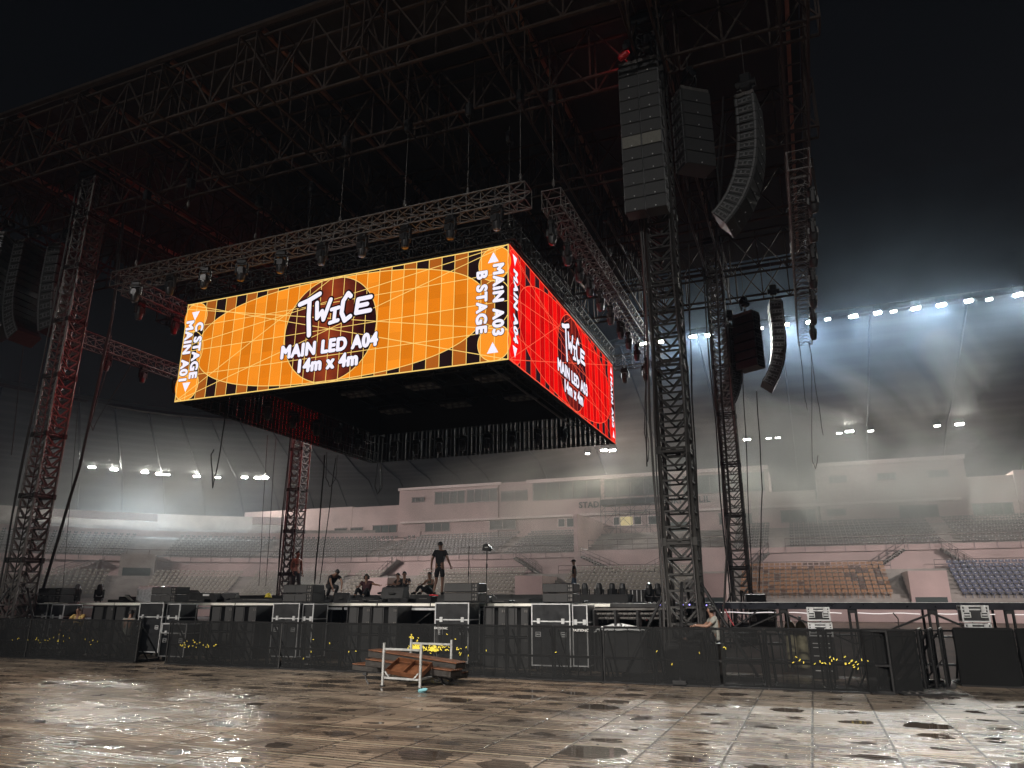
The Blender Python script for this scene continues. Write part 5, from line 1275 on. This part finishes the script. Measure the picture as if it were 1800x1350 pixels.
p = at_y(583, 1040, -3.6); person((p.x, -3.6, 1.9), R(60), .98, 'man in black crouching over gear on the left part of the stage', CR)
SI = dict(pel=(0, .1, .13), spi=(0, .13, .31), che=(0, .10, .50), nec=(0, .06, .64), hiL=(.1, .05, .12), hiR=(-.1, .05, .12), knL=(.2, -.34, .36), knR=(-.2, -.34, .36), anL=(.16, -.62, .09), anR=(-.16, -.62, .09), toL=(.17, -.8, .06), toR=(-.17, -.8, .06),
          shL=(.18, .09, .60), shR=(-.18, .09, .60), elL=(.26, -.1, .42), elR=(-.26, -.1, .42), wrL=(.2, -.32, .44), wrR=(-.2, -.32, .44), paL=(.19, -.39, .43), paR=(-.19, -.39, .43), _head=(0, -.1, 1))
S2 = dict(SI); S2.update(elL=(.38, -.06, .52), wrL=(.58, -.14, .50), paL=(.66, -.16, .49))
l1 = at_y(643, 1030, -1.6); person((l1.x, -1.6, 1.94), R(10), 1.02, 'seated person in maroon shirt reaching an arm out over gear on the stage', S2, top='cloth_maroon', long_hair=.08)
l1 = at_y(698, 1030, .6); person((l1.x, .6, RD), R(-30), .98, 'man seated just behind the wedge monitor, the left one of two', SI)
l1 = at_y(710, 1030, 1.4); person((l1.x, 1.4, RD), R(20), 1.08, 'man seated behind the wedge monitor, the right one of two', SI)
l1 = at_y(754, 1030, 2.4); person((l1.x, 2.4, RD), R(-15), 1.08, 'man in dark sleeveless top sitting beside the legs of the standing man', SI, top='cloth_green', sleeves=False)
l_, s_ = stand_at(1009, 10.0, RD, 984)
person(l_, R(-70), s_, 'man in cap, dark shirt and jeans walking on the right part of the stage', dict(knL=(.09, -.12, .5), anL=(.09, -.22, .09), toL=(.1, -.38, .05), knR=(-.09, .05, .5), anR=(-.09, .24, .12), toR=(-.1, .10, .045), wrR=(-.22, -.14, .95), paR=(-.22, -.19, .88), wrL=(.24, .04, .9), paL=(.25, .02, .82), _head=(0, -.05, 1)), legs='denim', cap='cloth_black', skin='skin')
l_, s_ = stand_at(1045, 58.9, 4.95, 988); person(l_, R(-60), s_, 'tiny distant person walking along the walkway of the far stand', dict(knL=(.09, -.12, .5), anL=(.09, -.2, .09), toL=(.1, -.36, .05)), top='cloth_grey', legs='cloth_black')
def crate_under(x, y, z, lab):
    q = MB(); q.bbox((x, y+.1, z/2), (.5, .45, z-.01), .02); tag(q.build('seat_box', M['wood_dark']), lab, 'box')
l1 = at_y(138, 1070, -7.75); person((l1.x, -7.75, .72), R(20), 1.0, 'man in pale yellow shirt sitting behind the barricade at the left', SI, top='cloth_yellow', skin='skin'); crate_under(l1.x, -7.7, .75, 'dark box under the man in the yellow shirt')
l1 = at_y(233, 1070, -7.7); person((l1.x, -7.7, .62), R(200), 1.0, 'person in grey shirt with back turned behind the barricade, right of the yellow shirt', SI, top='cloth_grey', skin='skin'); crate_under(l1.x, -7.75, .65, 'dark box under the person in grey with back turned')
l1 = at_y(1247, 1080, -8.6); person((l1.x, -8.6, .86), R(-75), .98, 'curly haired man in grey shirt working at the foot of the near right tower', SI, top='cloth_grey', skin='skin_dark', long_hair=.03); crate_under(l1.x, -8.55, .89, 'dark box under the man at the foot of the near right tower')

# ---------------------------------------------------------------- gear on the stage
def floor_head(u, y, z, label, rz=0.0, t=0.0, sc_=1.0):
    p = at_y(u, 1035, y); r = copy_tree(MH, (p.x, y, z+.02), (math.pi+t, 0, rz), label, 'moving heads standing on the stage'); r.location.z = z+.02; r.scale = (sc_,)*3; return r
for i, (u, y, z) in enumerate([(1028, 1.0, 1.79), (1053, 1.0, 1.79), (1076, 1.2, 1.79), (1094, 1.5, 1.79), (1141, 2.0, 1.79), (1156, 2.2, 1.79), (176, -4.5, 1.79), (137, -4.6, 1.79)]):
    floor_head(u, y, z, 'black moving head standing on the stage '+('right of the fill speakers, ' if u > 500 else 'at its left end, ')+names[i if u > 500 else i-6]+(' from the left' if u > 500 else ' from the tower gap'), random.uniform(-.5, .5), .0, .85)
def wedge(u, y, z, w, h, label, rz=0.0):
    p = at_y(u, 1040, y); e = empty('wedge_monitor', (p.x, y, z), label, 'stage monitor', 'wedge monitors on the stage', rz)
    pr = [(-.28, 0), (.26, 0), (.3, h*.35), (.1, h), (-.12, h*.9)]
    q = MB(); q.prism(pr, lambda a, b: Vector((-w/2, a, b)), lambda a, b: Vector((w/2, a, b))); q.build('body', M['black_metal'], e)
    q = MB(); q.prism([(.265, .03), (.275, .03), (.125, h-.03), (.11, h-.03)], lambda a, b: Vector((-w/2+.03, a+.02, b)), lambda a, b: Vector((w/2-.03, a+.02, b))); q.build('grille', M['grille_black'], e)
    q = MB(); q.box((0, -.29, h*.45), (w*.25, .02, .08)); q.build('handle', M['rubber'], e)
wedge(694, -2.6, 1.94, .95, .42, 'large black wedge monitor right of centre on the stage'); wedge(602, -4.6, 1.79, .5, .34, 'small black wedge beside the crouching man', .4); wedge(405, -4.0, 1.79, .6, .36, 'black wedge monitor right of the gear bag', .3)
wedge(1327, 6.5, 1.79, .8, .35, 'dark wedge at the foot of the far right tower', .2); wedge(1045, 2.5, 1.79, .5, .3, 'dark wedge between the standing moving heads', .5)
p = at_y(362, 1040, -4.4); e = empty('gear_bag', (p.x, -4.4, 1.79), 'long black gear bag with a white label on the stage', 'bag')
q = MB(); q.prism([(-.8, 0), (.75, 0), (.82, .12), (.55, .34), (-.5, .36), (-.62, .46), (-.74, .42)], lambda a, b: Vector((a, -.22, b)), lambda a, b: Vector((a, .22, b))); q.build('bag_body', M['black_metal'], e); q = MB(); q.box((.25, -.23, .27), (.3, .02, .07)); q.build('label_tag', M['white_print'], e)
p = at_y(280, 1040, -3.4); e = empty('wrapped_stack', (p.x, -3.4, 1.79), 'stack of gear wrapped in crumpled clear plastic sheet', 'wrapped stack')
q = MB(); n, m_ = 26, 12; vs = []; W_, D_, H_ = .86, .4, .58
for j in range(m_+1):
    for i in range(n):
        a_ = 2*math.pi*i/n; x_ = max(-1, min(1, 1.35*math.cos(a_)))*W_; y_ = max(-1, min(1, 1.35*math.sin(a_)))*D_; f = 1 if j < m_-2 else (.93 if j == m_-2 else (.6 if j == m_-1 else .1))
        z_ = H_*min(j, m_-2)/(m_-2)+.06*math.sin(i*1.7)*(j >= m_-2); vs.append((x_*f+rr.uniform(-.03, .03), y_*f+rr.uniform(-.03, .03), z_+rr.uniform(-.015, .02)*(j > 0)))
q.add(vs, [(j*n+i, j*n+(i+1) % n, (j+1)*n+(i+1) % n, (j+1)*n+i) for j in range(m_) for i in range(n)]); q.build('plastic_sheet', M['plastic_wrap'], e, True)
def tilted_panel(u, y, z, w, h, rz, rx, label, m1='black_metal', stripes=True):
    p = at_y(u, 1038, y); e = empty('panel', (p.x, y, z), label, 'panel'); e.rotation_euler = (R(rx), 0, R(rz))
    q = MB(); q.bbox((0, 0, h/2), (w, .05, h), .01); q.build('body', M[m1], e)
    q = MB()
    if stripes:
        for k in range(3): q.box((-w*.3+w*.3*k, -.03, h/2), (w*.05, .012, h*.9))
    else: q.box((0, -.03, h/2), (w*.92, .012, h*.86))
    q.build('face', M['alu'] if stripes else M['edge_alu'], e)
tilted_panel(1119, 1.5, 1.79, .55, .5, 10, -20, 'tilted dark panel with three pale stripes on the stage'); tilted_panel(236, -4.6, 1.85, .5, .34, -25, 50, 'tilted white faced panel left of the wrapped stack', stripes=False)
q = MB()
for (u, w, h, y) in [(215, 1.1, .1, -4.6), (225, .8, .22, -4.2), (455, 2.2, .16, -3.8), (340, 1.4, .12, -4.8), (625, .9, .1, -3.6), (662, .8, .12, -3.4), (560, .35, .45, -4.0), (845, .7, .2, -3.6), (880, .9, .08, -3.4), (750, .7, .22, -4.2), (1010, .9, .07, -3.2), (650, .9, .2, -2.9)]:
    p = at_y(u, 1045, y); e = empty('equipment_box', (p.x, y, 1.79 if y > -6 else 1.7), 'low black equipment box on the stage near '+{215: 'its left end', 225: 'the tilted white panel', 455: 'the yellow helmet', 340: 'the gear bag', 625: 'the seated person in maroon, left', 662: 'the seated person in maroon, right', 560: 'the crouching man, upright', 845: 'the lamp stand, taller', 880: 'the lamp stand, flat', 750: 'the fourth fill speakers', 1010: 'the man in the cap', 650: 'the knees of the person in maroon'}[u], 'equipment box', 'boxes on the stage', rr.uniform(-.3, .3))
    q = MB(); q.bbox((0, 0, h/2), (w, .35, h), .02); q.build('body', M['black_metal'], e)
    q = MB(); q.box((0, -.18, h*.6), (w*.5, .012, .02)); q.build('trim', M['truss_grey'], e)
p = at_y(473, 1035, -2.6); e = empty('yellow_helmet', (p.x, -2.6, 1.98), 'small yellow helmet lying on the stage', 'helmet'); q = MB(); q.lathe((0, 0, 0), [(.15, 0), (.13, .03), (.12, .1), (.07, .16), (.02, .175)], 14); q.build('shell', M['yellow_confetti'], e, True); q = MB(); q.lathe((0, 0, -.01), [(.155, 0), (.17, .012)], 14); q.build('brim', M['yellow_confetti'], e)
p = at_y(762, 1045, -4.35); e = empty('red_strap', (p.x, -4.35, 2.0), 'short red strap lying on the black box by the fourth fill speakers', 'strap'); q = MB(); q.path([(-.15, 0, .03), (-.05, .02, .045), (.05, -.02, .035), (.17, .01, .03)], .018, 5); q.build('webbing', M['red_paint'], e)
# stands
p = at_y(855, 1040, -1.5); e = empty('lamp_stand', (p.x, -1.5, 1.94), 'tripod stand with a small black box lamp on top, on the stage', 'lamp stand'); zt = at_y(855, 968, -1.5).z-1.94
q = MB(); q.tube((0, 0, .1), (0, 0, zt), .018, 6); 
for k in range(3): a_ = k*2.1+.4; q.tube((0, 0, .35), (.38*math.cos(a_), .38*math.sin(a_), 0), .014, 5)
q.tube((0, 0, zt*.62), (0, 0, zt*.72), .032, 6); q.build('tripod', M['black_metal'], e)
q = MB(); q.prism([(-.16, -.1), (.12, -.13), (.2, 0), (.05, .17), (-.12, .12)], lambda a, b: Vector((a, -.09, b+zt+.1)), lambda a, b: Vector((a, .09, b+zt+.1))); q.build('lamp_box', M['black_metal'], e); q = MB(); q.box((.02, -.095, zt+.12), (.13, .01, .03)); q.build('label_tag', M['white_print'], e)
p = at_y(823, 1040, -1.2); e = empty('microphone_stand', (p.x, -1.2, 1.94), 'thin microphone stand with a drooping cable left of the lamp stand', 'microphone stand'); zt = at_y(823, 966, -1.2).z-1.94
q = MB(); q.tube((0, 0, .05), (0, 0, zt), .012, 5); q.tube((0, 0, zt*.45), (0, 0, zt*.55), .025, 6); q.lathe((0, 0, 0), [(.14, 0), (.14, .03), (.02, .05)], 12)
q.build('pole', M['black_metal'], e); q = MB(); q.path([(0, .02, zt*.8), (.06, .02, zt*.6), (.12, .02, zt*.3), (.3, .02, .02)], .008, 4); q.build('cable', M['cable'], e); q = MB(); q.tube((0, 0, zt), (0, 0, zt+.13), .018, 8, .024); q.build('microphone', M['truss_grey'], e)
# white cloth bundle and tangle of gear under the stage right of the fifth case
p = at_y(1110, 1092, -6.6); e = empty('cloth_bundle', (p.x-.3, -6.6, 1.05), 'crumpled pale plastic bundle under the stage left of the near tower', 'bundle'); q = MB(); vs = []
for j in range(6):
    for i in range(16): a_ = 2*math.pi*i/16; t_ = j/5*math.pi*.5; vs.append((.75*math.cos(a_)*math.cos(t_)+rr.uniform(-.07, .07), .3*math.sin(a_)*math.cos(t_), .16*math.sin(t_)+rr.uniform(-.05, .05)))
q.add(vs, [(j*16+i, j*16+(i+1) % 16, (j+1)*16+(i+1) % 16, (j+1)*16+i) for j in range(5) for i in range(16)]); q.build('sheet', M['plastic_wrap'], e, True); q = MB(); q.bbox((0, 0, -.53), (1.3, .5, 1.04), .03); q.build('box_below', M['black_metal'], e)
e = empty('pipe_rack', (9.9, -6.5, 0), 'rack of steel pipes and cables under the stage right of the fifth case', 'pipe rack'); q = MB()
for k, z in enumerate((1.62, 1.5, 1.38)): q.tube((-.5, .1*k, z), (2.1, .1*k, z+.02), .04, 8)
q.build('pipe', M['truss_grey'], e); q = MB()
for k in range(5): q.box((-.45+.62*k, 0, .8), (.06, .4, 1.6))
q.build('upright', M['black_metal'], e); q = MB()
for k in range(14): x_ = -.4+.15*k; q.path([(x_, -.1, 1.55), (x_+.05, -.16, 1.35-.1*math.sin(k)), (x_+.12, -.1, 1.5)], .012, 4)
q.build('cable', M['cable'], e)
for i, (u, v) in enumerate([(1200, 1063), (1212, 1063), (1160, 1063), (1165, 1064), (1242, 1064), (1246, 1064)]):
    p = at_y(u, v, -8.42 if u in (1200, 1212) else -6.2); q = MB(); q.lathe(p, [(.004, -.02), (.018, -.008), (.018, .008), (.004, .02)], 8); tag(q.build('indicator', M['indicator_blue']), 'tiny bluish indicator light near the tower foot, '+names[[1160, 1165, 1200, 1212, 1242, 1246].index(u)]+' from the left', 'indicator', 'bluish indicator lights')
for u0, v0, u1, v1, lb in ((1158, 1066, 1136, 1090, 'red ratchet strap left of the near tower'), (1270, 1064, 1290, 1100, 'red ratchet strap right of the near tower')):
    a = at_y(u0, v0, -6.3); b = at_y(u1, v1, -6.3); q = MB(); q.tube(a, b, .02, 4); tag(q.build('ratchet_strap', mat('strap_red'+str(u0), (.28, .02, .03), .6)), lb, 'strap')
# ---------------------------------------------------------------- hanging cables, ropes and chains
def cable(pts, y, r, label, name='hanging_cable', grp='hanging cables'):
    P3 = [at_y(u, v, y) for u, v in pts]; q = []
    for a, b in zip(P3, P3[1:]):
        for j in range(4): t_ = j/4; q.append(a.lerp(b, t_)+Vector((.015*math.sin(j*2+a.x*3), 0, 0)))
    q.append(P3[-1]); m = MB(); m.path(q, r, 5); return tag(m.build(name, M['cable']), label, 'cable', grp)
CB = [([(222, 345), (197, 560), (140, 820), (72, 1048)], -6.9, .06, 'thick dark cable bundle running down right of the near left tower'),
      ([(212, 370), (190, 640), (155, 760)], -7.5, .018, 'thin cable ending in mid air above the far left lamps'), ([(232, 640), (170, 740), (163, 757), (158, 740), (196, 590)], -7.6, .015, 'thin looped cable beside the bundle of the near left tower'),
      ([(140, 680), (110, 1040)], -5, .012, 'very thin cable left of the lamp rows'), ([(398, 712), (388, 790), (374, 858), (371, 800), (376, 790)], -4.5, .025, 'looped cable hanging below the left corner of the cube'),
      ([(470, 765), (455, 1030)], 2, .014, 'thin vertical cable left of the far left tower, first'), ([(485, 770), (467, 1030)], 2, .014, 'thin vertical cable left of the far left tower, second'),
      ([(517, 775), (506, 900), (496, 1030)], 1, .03, 'thick vertical cable just left of the far left tower'), ([(571, 800), (562, 920), (553, 1026)], 2, .035, 'thick vertical cable just right of the far left tower'),
      ([(590, 805), (578, 900), (562, 1026)], 2, .022, 'thinner vertical cable right of the far left tower'), ([(575, 795), (573, 840), (580, 856), (590, 842), (594, 800)], 3, .018, 'hanging cable loop right of the far left tower'),
      ([(664, 815), (659, 855), (664, 869), (669, 855), (668, 815)], 4.5, .018, 'narrow cable loop hanging from the far corner of the cube'), ([(670, 815), (672, 856), (666, 866)], 4.4, .014, 'second strand beside the loop at the far corner of the cube'),
      ([(1126, 380), (1133, 560), (1137, 820)], -8.0, .016, 'grey rope just left of the near right tower'), ([(1136, 640), (1133, 760), (1139, 812), (1141, 790), (1136, 740)], -2, .016, 'tangled cable loop left of the near right tower'),
      ([(1210, 430), (1216, 700), (1240, 1100)], -6.9, .022, 'dark cable running down right of the near right tower'), ([(1208, 120), (1213, 420)], -7.0, .018, 'cable rising behind the subwoofer hang'),
      ([(1275, 200), (1268, 330), (1258, 420), (1265, 640), (1283, 900), (1269, 1100)], -6.5, .032, 'thick slack cable between the two right towers'), ([(1305, 652), (1312, 800), (1322, 1040)], 7.0, .022, 'cable hanging from the distant subwoofer hang'),
      ([(1330, 688), (1340, 860), (1334, 1040)], 7.0, .025, 'cable hanging from the distant curved hang'), ([(1405, 600), (1415, 700), (1419, 720)], 8.6, .014, 'thin cable below the outer right truss, first'), ([(1422, 600), (1437, 700), (1447, 765)], 8.6, .014, 'thin cable below the outer right truss, second'),
      ([(1426, 620), (1428, 810), (1434, 825), (1438, 800)], 8.6, .014, 'thin cable loop below the outer right truss'), ([(42, 600), (20, 800)], -6, .02, 'cable below the left loudspeaker hangs'), ([(1272, 170), (1262, 300), (1266, 380)], -7.6, .03, 'cable bundle between the subwoofer and curved hangs')]
for c_ in CB: cable(*c_)
for i, (u0, v0, u1, v1, y) in enumerate([(352, 235, 330, 366, -8.6), (452, 295, 448, 422, -6.6), (548, 345, 540, 420, -6.6), (716, 232, 711, 365, -8.6), (916, 195, 915, 320, -8.6), (889, 235, 895, 400, -6.7), (972, 205, 973, 330, -8.2), (245, 400, 238, 470, -8.6), (600, 330, 597, 395, -8.6), (1258, 400, 1262, 540, 8.2), (1065, 420, 1068, 480, 0), (822, 250, 822, 345, -8.6)]):
    a = at_y(u0, v0, y); b = at_y(u1, v1, y); a = Vector((b.x, b.y, 18.2)); e = empty('hoist_chain', b, 'thin hoist chain between the roof grid and the trusses, '+(names+['seventeenth'])[i]+' counted along the trusses', 'hoist chain', 'hoist chains')
    q = MB(); q.tube((0, 0, 0), a-b, .011, 4); q.build('chain', M['truss_grey'], e); q = MB(); q.lathe((0, 0, .05), [(.02, 0), (.05, .05), (.05, .2), (.02, .26)], 8); q.build('hook', M['truss_grey'], e)
    q = MB(); q.bbox((0, 0, a.z-b.z-.5), (.22, .3, .5), .05); q.build('chain_motor', M['black_metal'], e)
for o in list(MH.children_recursive)+[MH]: bpy.data.objects.remove(o)
# ---------------------------------------------------------------- drifting smoke (even thin haze is built above; these are the thicker banks)
def smoke(c, r, dens, sc_, label, lo=.42, hi=.72, col=(.85, .86, .85), seed=0.0, an=0.2):
    m = bpy.data.materials.new('smoke'); m.use_nodes = True; nt = m.node_tree; nt.nodes.remove(nt.nodes['Principled BSDF']); N = nt.nodes.new; Lk = nt.links.new
    tc = N('ShaderNodeTexCoord'); n = N('ShaderNodeTexNoise'); n.inputs['Scale'].default_value = sc_; n.inputs['Detail'].default_value = 5; n.inputs['Distortion'].default_value = .6
    mp = N('ShaderNodeMapping'); mp.inputs['Location'].default_value = (seed, seed*2, 0); Lk(tc.outputs['Object'], mp.inputs['Vector']); Lk(mp.outputs[0], n.inputs['Vector'])
    r1 = N('ShaderNodeMapRange'); r1.inputs['From Min'].default_value = lo; r1.inputs['From Max'].default_value = hi; Lk(n.outputs['Fac'], r1.inputs['Value'])
    ln = N('ShaderNodeVectorMath'); ln.operation = 'LENGTH'
    dv = N('ShaderNodeVectorMath'); dv.operation = 'DIVIDE'; dv.inputs[1].default_value = r; Lk(tc.outputs['Object'], dv.inputs[0]); Lk(dv.outputs[0], ln.inputs[0])
    r2 = N('ShaderNodeMapRange'); r2.inputs['From Min'].default_value = 1.0; r2.inputs['From Max'].default_value = .35; r2.inputs['To Min'].default_value = 0; r2.inputs['To Max'].default_value = dens; Lk(ln.outputs['Value'], r2.inputs['Value'])
    mu = N('ShaderNodeMath'); mu.operation = 'MULTIPLY'; Lk(r1.outputs[0], mu.inputs[0]); Lk(r2.outputs[0], mu.inputs[1])
    pv = N('ShaderNodeVolumePrincipled'); pv.inputs['Color'].default_value = (*col, 1); pv.inputs['Anisotropy'].default_value = an; Lk(mu.outputs[0], pv.inputs['Density']); Lk(pv.outputs[0], nt.nodes['Material Output'].inputs['Volume'])
    q = MB(); nn = 20; prof = [(math.sin(math.pi*j/10), -math.cos(math.pi*j/10)) for j in range(1, 10)]; q.lathe((0, 0, 0), prof, nn); q.v = [(x*r[0], y*r[1], z*r[2]) for x, y, z in q.v]
    o = q.build('smoke', m); o.location = c; tag(o, label, 'smoke', kind='stuff')
smoke((29, 67, 20), (40, 9, 18), .30, .055, 'grey smoke billowing below the roof floodlights on the right', lo=.47, hi=.74, col=(.86, .9, .9))
smoke((-6, 70, 15), (38, 8, 12), .13, .06, 'warm grey smoke below the cube in front of the far facade', seed=4, lo=.42, hi=.72, col=(.93, .88, .8))
smoke((0, 54, 8), (75, 7, 12), .026, .05, 'thin even bank of smoke in front of the far stand', seed=12, lo=.25, hi=.7)
smoke((-64, 48, 11), (32, 26, 15), .042, .05, 'bluish smoke under the lamps at the left', seed=9, lo=.38, hi=.7, col=(.88, .9, .88))
smoke((-14, 9.5, 3.0), (4.5, 2.5, 1.5), .5, .6, 'white puff of smoke rising from the stage left', lo=.4, hi=.7, seed=2)
smoke((32, 58, 37), (50, 9, 17), .03, .07, 'haze bank added for the blue glow round the roof floodlights', lo=.3, hi=.75, seed=6, an=.3, col=(.5, .7, 1.0))  # volume added to give the lamps a halo, its blue colours the sky
